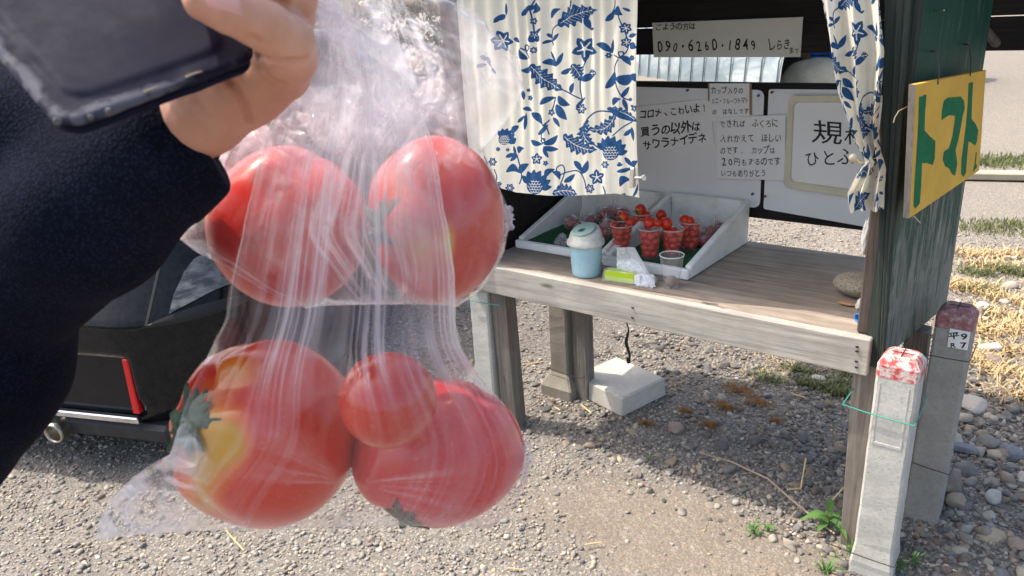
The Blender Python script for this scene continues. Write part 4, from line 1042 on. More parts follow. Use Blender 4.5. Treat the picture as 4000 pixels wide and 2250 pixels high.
# bagged tomatoes in the trays
M_bagf = film('thin_bag', .10, .55, (.9, .88, .9), .15)
def fruit_bag(label, pts, r, seed, peak=.05):
    """one clear bag of tomatoes: film over the fruit"""
    rs = random.Random(seed); cen = np.mean([p for p in pts], 0)
    R_o = thing('tomato_bag', label, 'bag', (cen[0], cen[1], ZM))
    v, f = ICO[4]; n = len(v); D = np.zeros(n)
    out = np.empty((n, 3))
    for i in range(n):
        d = v[i]; best = .02
        for p in pts:
            o_ = p - cen; bq = d @ o_; cq = o_ @ o_ - (r + .004) ** 2; q_ = bq * bq - cq
            if q_ > 0: best = max(best, bq + math.sqrt(q_))
        out[i] = d * best
    cr = np.abs(fbm(v[:, 0] * 5 + seed, v[:, 1] * 5, v[:, 2] * 5, 4, seed)); cr = (1 - np.clip(cr * 4, 0, 1)) ** 2
    L = np.linalg.norm(out, axis=1); out = out / L[:, None] * np.clip(L * (1 + .10 * fbm(v[:, 0] * 4, v[:, 1] * 4, v[:, 2] * 4, 3, seed)), .01, 1)[:, None]
    tip = np.exp(-((1 - v @ _nz([.2, -.1, 1])) / .05)); out += np.outer(tip, [.2 * peak, -.1 * peak, peak])
    out = out + cen; out[:, 2] = np.maximum(out[:, 2], ZM)
    obj('film', (out, f), M_bagf, R_o, False, attrs={'crease': np.clip(cr + .4 * tip, 0, 1)})
def tom(px, py, z, r, label, up, ripe=1.0):
    p = onZ(px, py, z); v, f, ct = tomato_geo(r, up, 4, .85, int(px) % 50, 3)
    tag(obj('tomato', (v + p, f), M_tom_small, None, True, loc=p, attrs={'ripe': ripe * np.ones(len(v))}), label, 'tomato'); return p
M_tom_small = tomato_mat('tray_tomato', (.36, .018, .016), (.5, .06, .02), (.4, .3, .04))
bagged = [[(2232, 868, 'dark red tomato at the left end of the left tray, in a bag'), (2302, 862, 'orange red tomato behind the blue bin, in a bag'), (2270, 895, 'tomato half hidden behind the bin lid')],
          [(2370, 885, 'dark pinkish tomato right of the bin lid in a bag'), (2352, 908, 'dull red tomato low behind the right edge of the bin')],
          [(2395, 820, 'largest dark red tomato at the rear of the left tray, under plastic'), (2362, 840, 'orange red tomato in front of the largest dark one in the rear bag'), (2425, 842, 'small dark tomato behind the front left cup')],
          [(2780, 905, 'orange tomato in a bag against the right wall of the tray'), (2745, 935, 'pale red tomato in a bag low beside the rightmost cup'), (2812, 890, 'orange tomato behind in the bag near the sloping tray wall')]]
labs = ['clear plastic bag with two tomatoes at the left end of the left tray', 'clear bag with a dark pinkish tomato right of the bin lid', 'clear shiny bag over the rear tomatoes of the left tray', 'clear bag with orange tomatoes at the right wall of the right tray']
for gi, L in enumerate(bagged):
    P_ = [tom(x, y, ZM + .024 + (.010 if gi == 2 else 0), .027 if gi != 2 else .030, lab, (random.uniform(-.5, .5), -.4, .8), .9) for x, y, lab in L]
    fruit_bag(labs[gi], P_, .028 if gi != 2 else .031, gi + 3)
# crumpled empty film at the back of the right tray
for (x, y, s, lab) in [(2642, 822, .045, 'crumpled clear film at the back wall of the right tray, left one'), (2722, 845, .045, 'crumpled clear film at the back of the right tray, right one'), (2195, 945, .035, 'crumpled clear film on the green mat left of the blue bin')]:
    p = onZ(x, y, ZM + .03) if y < 900 else onZ(x, y, ZM + .015); v, f = ICO[4]; 
    rr_ = s * (.75 + .55 * fbm(v[:, 0] * 3 + x, v[:, 1] * 3, v[:, 2] * 3, 4, 2) + .5 * np.exp(-((1 - v[:, 2]) / .08)))
    out = v * rr_[:, None] * [1, .6, .8] + p; out[:, 2] = np.maximum(out[:, 2], ZM)
    cr = (1 - np.clip(np.abs(fbm(v[:, 0] * 4, v[:, 1] * 4, v[:, 2] * 4, 4, 9)) * 4, 0, 1)) ** 2
    tag(obj('plastic_film', (out, f), M_bagf, smooth=False, loc=p, attrs={'crease': cr * .8}), lab, 'plastic film')
# blue bin ------------------------------------------------------------
bp = onZ(2291, 1070, TZ); bin_ = thing('table_bin', 'small pale blue plastic bin with grimy white swing lid at the table edge', 'bin', bp)
b = NB('bin_blue'); vv = b.co(); st_ = b.noise(b.co((40, 40, 7)), 1, 5, .7); c = b.mix(b.ramp(st_, [(.62, g3(0)), (.72, g3(.75))]), b.ramp(b.noise(vv, 12, 3), [(.3, (.30, .50, .58)), (.7, (.38, .58, .66))]), (.13, .15, .12))
M_bin = b.done(b.pr(Base_Color=c, Roughness=.42))
V, Fc = lathe([(.040, .0), (.045, .001), (.0465, .006), (.0475, .02), (.0525, .105), (.053, .108)], bp, 48)
th = np.arctan2(V[:, 1] - bp[1], V[:, 0] - bp[0]); V[:, :2] += (np.stack([np.cos(th), np.sin(th)], -1) * (.0007 * np.cos(th * 24))[:, None])
obj('body', (V, Fc), M_bin, bin_, True)
M_lid = simple('grimy_white', (.60, .585, .53), .5, var=.22, vscale=28)
obj('lid_ring', lathe([(.0535, .104), (.060, .104), (.0615, .110), (.060, .118), (.0545, .123), (.050, .135), (.047, .140)], bp, 48, cap0=False), M_lid, bin_, True)
# domed collar with tilted mint flap
axis = _nz([-.22, -.62, .85]); cl = bp + np.array([0, 0, .128])
axis = _nz([-.10, -.30, .95]); cl = bp + np.array([0, 0, .128]); V, Fc = lathe([(.052, -.004), (.0525, .004), (.049, .016), (.043, .023), (.0395, .0245)], cl, 48, cap0=False, cap1=True)
sh_ = np.clip((V[:, 2] - cl[2]) / .024, 0, 1); V[:, 2] += sh_ * (((V[:, 0] - cl[0]) * -.02 + (V[:, 1] - cl[1]) * .30)); obj('collar', (V, Fc), M_lid, bin_, True)
V, Fc = lathe([(.0, -.004), (.036, -.004), (.0385, .000), (.038, .002), (.034, .0035), (.0, .0055)], cl + axis * .0265, 40, up=axis, cap0=False)
obj('swing_flap', (V, Fc), simple('mint_plastic', (.42, .58, .50), .45, var=.12), bin_, True)
for k in range(5):
    ax1 = _nz(np.cross(axis, [0, 1, 0])); c_ = cl + axis * .0322 + ax1 * (.004 * k - .012) + np.cross(axis, ax1) * .012
    obj('flap_mark', tube([c_ - np.cross(axis, ax1) * .009, c_ + np.cross(axis, ax1) * .009 + ax1 * .004], .0008, 5), simple('dark_green_mark', (.06, .12, .09), .6), bin_)
# lime box in a torn clear pack with white bags
bx = onZ(2362, 1098, TZ); bx1 = onZ(2520, 1122, TZ); ux = _nz(bx1 - bx); uy = np.array([-ux[1], ux[0], 0]); ux[2] = 0; L = np.linalg.norm(bx1 - bx)
pk = thing('bag_pack', 'opened pack of white plastic bags with a lime green band beside the blue bin', 'pack', bx)
M_lime = simple('lime_card', (.42, .58, .015), .5, var=.06); M_wc = simple('white_card', (.72, .72, .72), .5, var=.04)
hb = .030
cb = bx + ux * L * .36 + uy * .022 + np.array([0, 0, .0035 + hb / 2])
obj('band', obox(cb, ux, uy, (0, 0, 1), L * .36, .022, hb / 2, .001), M_lime, pk)
obj('white_end', obox(cb + ux * L * .44, ux, uy, (0, 0, 1), L * .075, .0215, hb / 2 - .0006, .001), M_wc, pk)
M_pf = film('pack_film', .16, .6, (.95, .95, .97), .12)
nu, nv = 60, 24; U, W = np.meshgrid(np.linspace(0, 1, nu), np.linspace(0, 1, nv), indexing='ij')
base = bx[None, None] + ux * (U * L * 1.25)[..., None] - ux * .006 + uy * (W * .062 - .010)[..., None]
hgt = .003 + (hb + .004) * np.clip(1.6 - 1.6 * np.abs(W - .5) * 2, 0, 1) * sstep(1.08, .88, U) + .003 * fbm(U * 9, W * 6, seed=4); cr = np.clip(1 - np.abs(fbm(U * 8, W * 5, o=4, seed=8)) * 5, 0, 1) ** 2 * .8 * (.25 + sstep(.55, .8, U))
base[..., 2] = TZ + np.maximum(hgt, .0015); v, f = sheet(base); obj('wrapper', (v, f), M_pf, pk, False, attrs={'crease': cr.ravel()})
b = NB('white_bag_sheets'); vv = b.co(); n1 = b.noise(vv, 40, 5)
s1_ = b.pr(Base_Color=(.90, .92, .95), Roughness=.4, Normal=b.bump(n1, .5, .006)); t1 = b.n('BsdfTranslucent', Color=(.8, .85, .9)).outputs[0]; mm = b.n('MixShader'); b.set(mm.inputs[0], .3); b.set(mm.inputs[1], s1_); b.set(mm.inputs[2], t1)
M_wbag = b.done(mm.outputs[0])
# the bunch of bags standing out of the pack (crumpled fan)
yo = .030
def bunch(pts, thick, m_, name, seed, cr=0):
    quad = np.array([bx + ux * a_ * L + uy * (yo + c_) + np.array([0, 0, h_]) for a_, h_, c_ in pts])   # BL BR TR TL
    U, W = np.meshgrid(np.linspace(0, 1, 40), np.linspace(0, 1, 40), indexing='ij')
    P = (1 - U)[..., None] * (1 - W)[..., None] * quad[0] + U[..., None] * (1 - W)[..., None] * quad[1] + U[..., None] * W[..., None] * quad[2] + (1 - U)[..., None] * W[..., None] * quad[3]
    d = .008 * fbm(U * 5, W * 4, seed=seed, o=3) + thick * np.sin(np.pi * U) * np.sin(np.pi * W) ** .5
    P1 = P - uy * d[..., None]; P2 = P + uy * d[..., None]; v1, f1 = sheet(P1); v2, f2_ = sheet(P2)
    obj(name, (np.concatenate([v1, v2]), np.concatenate([f1, f2_ + len(v1)])), m_, pk, True, attrs={'crease': np.full(2 * len(v1), .75)})
bunch([(.18, .004, 0), (1.12, .008, .004), (.62, .074, .012), (.20, .062, .010)], .010, M_wbag, 'white_sheets', 2)
bunch([(.20, .045, .004), (1.0, .03, .006), (.60, .110, .014), (.17, .102, .012)], .005, film('loose_film', .30, .25, (.95, .96, .98), .2), 'loose_film', 5)
bunch([(.80, .003, -.03), (1.22, .003, -.022), (1.10, .034, .0), (.78, .036, -.01)], .008, M_wbag, 'folded_corner', 9)
# rock, rag and pipe end at the right of the table
p = onZ(3325, 1120, TZ + .03); v, f = ICO[3]; rr_ = 1 + .10 * fbm(v[:, 0] * 1.5, v[:, 1] * 1.5, v[:, 2] * 1.5)
V = v * rr_[:, None] * [.078, .055, .036] + np.array([p[0] + .022, p[1] + .02, TZ + .033]); V[:, 2] = np.maximum(V[:, 2], TZ + .001)
b = NB('speckled_stone'); vv = b.co(); n1 = b.noise(vv, 180, 4, .7); c = b.ramp(n1, [(.35, (.17, .14, .10)), (.55, (.33, .29, .22)), (.7, (.42, .38, .30))]); M_rock = b.done(b.pr(Base_Color=c, Roughness=.85, Normal=b.bump(n1, .3, .003)))
tag(obj('rock', (V, f), M_rock, smooth=True, loc=(p[0], p[1], TZ)), 'smooth speckled brown rock on the right end of the table', 'rock')
M_rag = simple('white_rag', (.72, .70, .67), .9, var=.08)
def blob(name, label, cat, p, sc, m_, seed, rough=.35, kind=None):
    v, f = ICO[3]; V = v * (1 + rough * fbm(v[:, 0] * 2 + seed, v[:, 1] * 2, v[:, 2] * 2, 4, seed))[:, None] * sc + p
    return tag(obj(name, (V, f), m_, smooth=True, loc=p), label, cat)
blob('rag', 'small crumpled white rag on the table in front of the rock', 'rag', onZ(3362, 1190, TZ + .012), np.array([.012, .018, .016]), M_rag, 3)
blob('dry_leaf', 'curled dry brown leaf on the table below the rock', 'leaf', onZ(3318, 1186, TZ + .006), np.array([.03, .012, .004]), simple('dry_leaf', (.38, .23, .12), .8), 4)
pc_ = onZ(3348, 1250, TZ + .0) ; pc_ = onY(3350, 1243, 1.965)
pe = thing('pipe_end', 'blue plastic pipe end with dark bore beside the right post', 'pipe', pc_)
ax = _nz([-.6, -.8, .05]); V, Fc = lathe([(.0125, -.05), (.0125, 0), (.0105, .001), (.0092, 0), (.0092, -.05)], pc_ , 24, up=ax, cap0=False); obj('shell', (V, Fc), simple('blue_pvc', (.02, .18, .55), .35), pe, True)
V, Fc = lathe([(.0092, -.012), (.0, -.012)], pc_, 24, up=ax, cap0=False); obj('bore', (V, Fc), M_blk, pe)
# tall white rag tied on the post edge
blob('rag', 'torn white cloth scrap hanging on the right post behind the curtain', 'rag', onY(3382, 925, 1.99), np.array([.010, .012, .045]), M_rag, 8, .5)

# ================================================================== BEHIND THE STAND
# plastic greenhouse tunnel seen through the gap
gh_ = thing('greenhouse', 'long pale plastic greenhouse tunnel with dark ribs seen through the gap', 'greenhouse', (-7, 12, 0))
A = np.array([-3.75, 11.2]); d = _nz([-.80, .60, 0])[:2]; n_ = np.array([-d[1], d[0]]) * -1; n_ = np.array([d[1], -d[0]]); n_ = -n_ if n_ @ np.array([0, 1]) < 0 else n_
U = np.linspace(0, 14, 80); Th = np.linspace(0, np.pi, 40)
Pg = np.empty((80, 40, 3)); Rg = 1.6
for i, uu in enumerate(U):
    cxy = A + d * uu + n_ * Rg
    Pg[i, :, :2] = cxy[None] - n_[None] * (np.cos(Th) * Rg)[:, None]; Pg[i, :, 2] = np.sin(Th) ** .8 * 1.8 + .03 * np.sin(uu * 14) 
b = NB('greenhouse_plastic'); vv = b.co(); n1 = b.noise(b.co((.5, .5, .9), (0, .5, .4)), 1.3, 6, .65, .8)
c = b.ramp(n1, [(.35, (.14, .18, .21)), (.5, (.20, .255, .29)), (.62, (.38, .43, .45))]); M_gh = b.done(b.pr(Base_Color=c, Roughness=.35, Normal=b.bump(n1, .3, .1)))
v, f = sheet(Pg); obj('plastic_cover', (v, f), M_gh, gh_, True)
M_rib = simple('rib_dark', (.12, .15, .18), .5)
for k in range(33):
    uu = k * .42 + .05; cxy = A + d * uu + n_ * Rg; th = np.linspace(0, np.pi, 16)
    path = [np.array([*(cxy - n_ * math.cos(t) * (Rg + .03)), math.sin(t) ** .8 * 1.83]) for t in th]
    obj('rib', tube(path, .012, 5, False), M_rib, gh_)
# hedge added beyond the car, an unseen dark backdrop to the bag film
rs = np.random.RandomState(44); hx0, hx1 = onY(700, 300, 5.6)[0], onY(1800, 300, 5.6)[0]
hd = thing('hedge', 'dark evergreen hedge beyond the car, added as a backdrop to the plastic bag', 'hedge', ((hx0 + hx1) / 2, 5.8, 0))
n = 16000; hx = rs.uniform(hx0, hx1, n); hy_ = rs.uniform(5.5, 6.1, n); hz_ = rs.uniform(.02, 1.55, n) + .12 * fbm(hx * 2, hy_ * 2, 0, 2, 4)
q0 = np.stack([hx, hy_, hz_], -1); a1 = rs.normal(size=(n, 3)); a1 /= np.linalg.norm(a1, axis=1)[:, None]; a2 = np.cross(a1, rs.normal(size=(n, 3))); a2 /= np.linalg.norm(a2, axis=1)[:, None]
V = np.stack([q0 - a1 * .035, q0 + a2 * .016, q0 + a1 * .035, q0 - a2 * .016], 1).reshape(-1, 3); Fc = np.arange(4 * n).reshape(-1, 4)
obj('foliage', (V, Fc), leafmat('hedge_leaf', (.012, .025, .010), (.035, .06, .02)), hd)
obj('branch', merge(*[tube([(hx0 + (hx1 - hx0) * (k + .5) / 6, 5.8, -.02), (hx0 + (hx1 - hx0) * (k + .5) / 6 + .08, 5.82, .7), (hx0 + (hx1 - hx0) * (k + .5) / 6 - .05, 5.78, 1.35)], [.04, .03, .015], 6) for k in range(6)]), simple('bark', (.08, .06, .045), .9), hd)['kind'] = 'stuff'
# cream sack, blue tarp crate, drum
p = onZ(3190, 360, .15); blob('sack', 'bulging cream coloured sack on the ground behind the stand', 'sack', np.array([-3.62, 12.6, 0.02]), np.array([.62, .5, .46]), simple('cream_sack', (.55, .47, .34), .9, var=.15), 5, .12)
M_cr = simple('blue_crate_plastic', (.03, .14, .55), .5)
cc_ = np.array([-3.62, 14.0, 0]); cr_ = thing('blue_crate', 'blue plastic mesh crate behind the cream sack', 'crate', (cc_[0], cc_[1], 0))
for k in range(5): obj('slat', box(cc_[0] - .75, cc_[0] + .75, cc_[1], cc_[1] + .03, k * .13, k * .13 + .11, .005), M_cr, cr_)
for k in range(7): obj('upright', box(cc_[0] - .75 + k * .245, cc_[0] - .72 + k * .245, cc_[1] + .032, cc_[1] + .06, 0, .65, .003), M_cr, cr_)
wc = np.array([-4.25, 13.9, 0]); tag(obj('wooden_stake', box(wc[0] - .06, wc[0] + .06, wc[1], wc[1] + .1, 0, .62, .01), simple('brown_stake', (.18, .11, .07), .8), loc=(wc[0], wc[1], 0)), 'short brown wooden stake between greenhouse and blue crate', 'stake')
# low concrete kerb and grass beyond, at the right
k0 = onZ(3560, 690, 0); k1 = onZ(4500, 705, 0); dk_ = _nz(k1 - k0); nk = np.array([-dk_[1], dk_[0], 0])
tag(obj('kerb', prism([k0 - dk_ * 3 - [0, 0, .02], k1 + dk_ * 4 - [0, 0, .02], k1 + dk_ * 4 + nk * .14 - [0, 0, .02], k0 - dk_ * 3 + nk * .14 - [0, 0, .02], k0 - dk_ * 3 + [0, 0, .035], k1 + dk_ * 4 + [0, 0, .035], k1 + dk_ * 4 + nk * .14 + [0, 0, .035], k0 - dk_ * 3 + nk * .14 + [0, 0, .035]], .008), concrete('kerb_concrete', (.33, .28, .21), (.44, .38, .30)), loc=k0), 'long pale kerb edging lying across the sandy ground at right', 'kerb')
def blades(name, n, centers, spread, h, w, mat, seed, lean=.5):
    rs = np.random.RandomState(seed); V = []; Fc = []; k = 0
    for _ in range(n):
        c_ = centers[rs.randint(len(centers))]; x = c_[0] + rs.normal(0, spread * (c_[2] if len(c_) > 2 else 1)); y = c_[1] + rs.normal(0, spread * .6)
        a = rs.uniform(0, 6.28); H = h * rs.uniform(.5, 1.3); l = rs.uniform(.1, lean) * H; W = w * rs.uniform(.7, 1.3)
        dx, dy = math.cos(a), math.sin(a); sx, sy = -dy * W, dx * W; z0 = float(gh(x, y)) - .003
        pts = [(x - sx, y - sy, z0), (x + sx, y + sy, z0), (x + sx * .8 + dx * l * .35, y + sy * .8 + dy * l * .35, z0 + H * .6), (x - sx * .8 + dx * l * .35, y - sy * .8 + dy * l * .35, z0 + H * .6), (x + dx * l, y + dy * l, z0 + H)]
        V += pts; Fc += [(k, k + 1, k + 2, k + 3), (k + 3, k + 2, k + 4)]; k += 5
    return obj(name, (V, Fc), mat)
M_grass = leafmat('grass_green', (.13, .155, .06), (.26, .27, .13)); M_dry = simple('dry_straw', (.52, .38, .20), .8, var=.3, vscale=40); M_moss = simple('rust_moss', (.24, .11, .025), .9, var=.4, vscale=60)
cs = [tuple(onZ(x, 612, 0)[:2]) for x in range(3600, 4400, 40)]
tag(blades('grass_strip', 2400, cs, .22, .05, .007, M_grass, 1), kind='stuff')
cs = [tuple(onZ(x, y, 0)[:2]) for x, y in [(3900, 890), (3960, 885), (4020, 880), (3850, 900), (4100, 890)]]
tag(blades('low_grass', 1000, cs, .12, .032, .004, M_grass, 2), kind='stuff')
cs = [tuple(onZ(x, y, 0)[:2]) for x, y in [(3800, 1130), (3850, 1050), (3900, 1000), (3950, 1050), (3990, 1000), (3800, 1000), (3870, 1290), (3830, 1300), (3960, 1380), (3880, 1450), (3990, 1290), (3940, 1180), (3880, 1230), (3980, 1480), (3830, 1400), (3960, 1560), (3750, 1130)]]
tag(blades('dry_grass', 3000, cs, .07, .035, .0035, M_dry, 3, 2.2), kind='stuff')
cs = [tuple(onZ(x, y, 0)[:2]) for x, y in [(3820, 1075), (3830, 1140), (3930, 1060), (3980, 1075), (3890, 1060)]]
tag(blades('roadside_weeds', 1100, cs, .05, .035, .004, M_grass, 4, 1.0), kind='stuff')
cs = [tuple(onZ(x, y, 0)[:2]) for x, y in [(3230, 1520), (3300, 1540), (3160, 1500), (3280, 1500), (3330, 1470), (3120, 1450), (3380, 1450), (3000, 1480)]]
tag(blades('shade_grass', 1500, cs, .035, .028, .003, M_grass, 5, 1.3), kind='stuff')
cs = [tuple(onZ(x, y, 0)[:2]) for x, y in [(3050, 1420), (3200, 1400), (3330, 1420), (2960, 1460), (3400, 1400)]]
tag(blades('straw_litter', 500, cs, .07, .018, .002, M_dry, 6, 3.), kind='stuff')
# orange moss tufts under the stand
ML = ['rust brown dry moss tuft right of the block', 'largest rust brown dry moss tuft on the pebbles beneath the table', 'rust brown moss tuft nearest the green grass patch', 'small rusty tuft beside the reddish brown stone', 'rusty tuft in the dark shade in front of the reddish stone', 'tiny rusty tuft at the foot of the concrete block', 'tiny rusty tuft in the middle of the shaded pebbles']
for i, (x, y, s) in enumerate([(2835, 1595, 1.0), (2890, 1530, 1.4), (2965, 1580, .9), (2680, 1615, .6), (2770, 1670, .8), (2525, 1660, .5), (3030, 1650, .4)]):
    p = onZ(x, y, 0); rs = np.random.RandomState(70 + i); V = []; Fc = []; k = 0
    for _ in range(int(260 * s)):
        c_ = p + np.array([rs.normal(0, .026 * s), rs.normal(0, .014 * s), .008]); a = rs.uniform(0, 6.28); l = rs.uniform(.006, .020); w = .0012
        d = np.array([math.cos(a), math.sin(a), rs.uniform(.0, .8)]) * l; s_ = np.array([-math.sin(a), math.cos(a), 0]) * w
        V += [c_ - s_, c_ + s_, c_ + d + s_ * .4, c_ + d - s_ * .4]; Fc.append((k, k + 1, k + 2, k + 3)); k += 4
    tag(obj('moss_tuft', (V, Fc), M_moss, loc=p), ML[i], 'moss')
# weed with lance-shaped leaves, seedlings, grass by the front post
def lance_plant(name, label, p, n, L, W, seed, rise=.6):
    rs = random.Random(seed); r = thing(name, label, 'plant', p)
    obj('stem', tube([p, np.array(p) + [0, 0, L * .35], np.array(p) + [.004, 0, L * .8]], [.0022, .0018, .001], 5), M_leafb, r)
    for k in range(n):
        a = k * 2.4 + rs.uniform(-.3, .3); el = rise * rs.uniform(.3, 1.4); l = L * rs.uniform(.7, 1.15); base = np.array(p) + [0, 0, L * (.15 + .6 * k / n)]
        d = np.array([math.cos(a), math.sin(a), 0]); s_ = np.array([-d[1], d[0], 0]); V = []; Fc = []
        for i in range(8):
            t = i / 7; w = W * math.sin(math.pi * (.08 + .92 * t)) ** .8; q_ = base + d * l * t + np.array([0, 0, l * (el * t - .75 * t * t)])
            V += [q_ - s_ * w + [0, 0, w * .3], q_, q_ + s_ * w + [0, 0, w * .3]]
        for i in range(7):
            for j in range(2): Fc.append((i * 3 + j, i * 3 + j + 1, i * 3 + j + 4, i * 3 + j + 3))
        obj('leaf', (V, Fc), M_leafb, r, True)
M_leafb = leafmat('weed_leaf', (.07, .17, .03), (.13, .27, .06))
lance_plant('weed', 'bright green weed with lance shaped leaves at the foot of the right wooden leg', onZ(3235, 2075, 0), 9, .085, .011, 3, .75)
lance_plant('weed', 'tiny green sprout cluster on the sand in front of the shaded gravel', onZ(2945, 2085, 0), 8, .03, .004, 5, .9)
lance_plant('weed', 'small green seedling right of the sprout cluster on the sandy ground', onZ(2998, 2075, 0), 6, .028, .004, 6, 1.1)
lance_plant('weed', 'thin single green shoot standing at the edge of the table shade', onZ(2540, 1800, 0), 3, .045, .0022, 8, 1.6)
for i, (x, y, h, n, lab) in enumerate([(3480, 2235, .06, 26, 'tuft of grass at the bottom of the pale front post'), (3225, 2240, .055, 22, 'grass tuft at the bottom edge left of the front post'), (3560, 2215, .055, 18, 'grass tuft right of the front post at the bottom edge'), (3330, 2175, .05, 18, 'drooping grass tuft between the wooden leg and the front post')]):
    p = onZ(x, y, 0); rs = random.Random(i + 20); r = thing('grass_tuft', lab, 'grass', p)
    G = []
    for k in range(n):
        a = rs.uniform(0, 6.28); l = h * rs.uniform(.6, 1.4); d = np.array([math.cos(a), math.sin(a), 0]); s_ = np.array([-d[1], d[0], 0]) * .0028; b0 = p + d * rs.uniform(0, .012); V = []; Fc = []
        for j in range(6):
            t = j / 5; w = 1 - t * .9; q_ = b0 + d * l * .7 * t * t + np.array([0, 0, l * (t - .35 * t * t)]); V += [q_ - s_ * w, q_ + s_ * w]
        for j in range(5): Fc.append((j * 2, j * 2 + 1, j * 2 + 3, j * 2 + 2))
        G.append((np.array(V), Fc))
    obj('blades', merge(*G), M_leafb, r)
# twigs and straws
def twig(label, pts, rad, m_, z=.012, cat='straw', name='straw'):
    P_ = [onZ(x, y, z) for x, y in pts]; tag(obj(name, tube(P_, rad, 6), m_, loc=P_[0]), label, cat)
M_twig = simple('pale_twig', (.36, .27, .20), .8); M_straw = simple('yellow_straw', (.62, .45, .22), .7)
twig('long thin bent twig lying across the shaded pebbles', [(2740, 1770), (2860, 1805), (3000, 1870), (3090, 1950), (3200, 2040), (3260, 2085)], [.0022, .0028, .003, .003, .0028, .002], M_twig, .03, 'twig', 'twig')
twig('forked thin twig under the long one near the weed', [(3110, 1960), (3120, 1985), (3085, 2025)], .0015, M_twig, .022, 'twig', 'twig')
twig('yellow straw bent at a right angle on the shaded pebbles', [(3148, 1790), (3128, 1908), (3075, 1912)], .0026, M_straw, .03)
twig('pale flat straw leaning by the right wooden leg', [(3295, 1905), (3245, 1962)], .003, M_straw, .02)
twig('short straw on the shaded soil left of the brown concrete post', [(2055, 1425), (2120, 1413)], .0025, M_straw)
twig('straw in front of the concrete block', [(2270, 1580), (2310, 1615)], .003, M_straw)
twig('short orange straw left of the concrete block', [(2168, 1590), (2188, 1603)], .003, M_straw)
twig('pale curved straw on the gravel just below the tomato bag', [(880, 2060), (893, 2085), (925, 2120), (952, 2150)], .0022, M_straw)
twig('pale straw piece lying on the gravel at the lower middle', [(2285, 2128), (2350, 2118)], .0022, M_straw)
twig('short pale straw on the gravel near the bottom left of the sand', [(1985, 2218), (2045, 2226)], .002, M_straw)
twig('straw on the grass under the beam, left of the wooden leg', [(3090, 1535), (3150, 1555)], .0025, M_straw)

# ================================================================== CAR
CO = np.array([-2.12, 1.10]); cu_ = _nz([.927, .375, 0]); cf_ = _nz([-.375, .927, 0])      # rear right corner, right, forward
def W(xl, yl, z): return np.array([*CO, 0]) + cu_ * xl + cf_ * yl + np.array([0, 0, z])  # xl<=0 leftwards, yl forward
carO = thing('parked_car', 'glossy black car parked at left, its rear corner towards the camera', 'car', W(-.85, 2.1, 0))
def car_sdf(P):
    x = P[..., 0]; y = P[..., 1]; z = P[..., 2]      # local: x across (-.85 centre), y forward 0..4.2
    # plan outline rounded box
    hw = .86 - .05 * sstep(3.0, 4.3, y) - .03 * sstep(.8, 0, y)
    dx = np.abs(x + .86) - hw + .34; dy = np.abs(y - 2.12) - 2.12 + .34
    tuck = .05 * sstep(.35, .12, z) + .30 * np.clip(z - .60, 0, .4); tuckr = .05 * sstep(.35, .12, z) + .75 * np.clip(z - .60, 0, .4) * (y < 2)
    plan = np.hypot(np.maximum(dx + tuck, 0), np.maximum(dy + tuckr, 0)) + np.minimum(np.maximum(dx + tuck, dy + tuckr), 0) - .34
    belt = .93 - .18 * sstep(2.9, 4.3, y)
    body = smax(plan, np.maximum(z - belt, .16 - z), .08)
    # greenhouse
    gx_ = np.abs(x + .86) - (.72 - .22 * np.clip((z - .9) / .55, 0, 1)); gy0 = .22 + .75 * np.clip((z - .9) / .55, 0, 1) - y; gy1 = y - (3.05 - 1.0 * np.clip((z - .9) / .55, 0, 1))
    cab = smax(smax(gx_, smax(gy0, gy1, .1), .12), np.maximum(z - 1.44, .7 - z), .1)
    d = smin(body, cab, .04)
    # wheel arches
    for yy in (.82, 3.42):
        d = smax(d, -(np.maximum(np.hypot(y - yy, z - .31) - .36, -.24 - x) ), .01) if False else np.maximum(d, -np.maximum(np.hypot(y - yy, z - .31) - .355, np.abs(np.abs(x + .86) - .80) - .16))
    # bumper shelf and number recess
    shelf = np.maximum(np.maximum(y - .028, np.abs(x + 1.12) - .81), np.abs(z - .37) - .115)
    d = smax(d, -shelf, .012)
    return d
V, Fc = sdf_mesh(lambda P: car_sdf(P), (-1.80, -.08, .12), (.08, 4.3, 1.52), .018)
Vw = np.array([*CO, 0]) + V[:, :1] * cu_ + V[:, 1:2] * cf_ + V[:, 2:3] * np.array([0, 0, 1])
b = NB('black_car_paint'); vv = b.co(); dust = b.noise(vv, 40, 6, .7)
x = b.n('BsdfPrincipled'); b.set(x.inputs['Base Color'], b.ramp(dust, [(.4, (.004, .005, .007)), (.8, (.014, .014, .015))])); b.set(x.inputs['Roughness'], b.ramp(dust, [(.3, g3(.05)), (.7, g3(.16))])); x.inputs['Specular IOR Level'].default_value = .22
M_paint = b.done(x.outputs[0])
obj('body', (Vw, Fc), M_paint, carO, True)
M_trim = simple('dark_bumper_plastic', (.022, .024, .027), .55, var=.3, vscale=30, bump=.15, bscale=300); M_chr = simple('chrome', (.6, .62, .66), .12, 1.0, var=.03); M_rimd = simple('dark_alloy', (.05, .05, .055), .4, .5); M_rubber = simple('tyre_rubber', (.02, .02, .02), .8); M_gl = simple('car_glass', (.01, .012, .014), .04, var=.1)
obj('bumper_insert', obox(W(-1.12, .050, .37), cu_, cf_, (0, 0, 1), .78, .012, .105, .006), M_trim, carO)
obj('lower_lip', obox(W(-.86, .11, .195), cu_, cf_, (0, 0, 1), .64, .10, .035, .015), M_trim, carO)
obj('chrome_strip', obox(W(-.72, .006, .255), cu_, cf_, (0, 0, 1), .40, .012, .012, .004), M_chr, carO)
rp0 = W(-.332, .008, .275); rp1 = W(-.322, .008, .482)
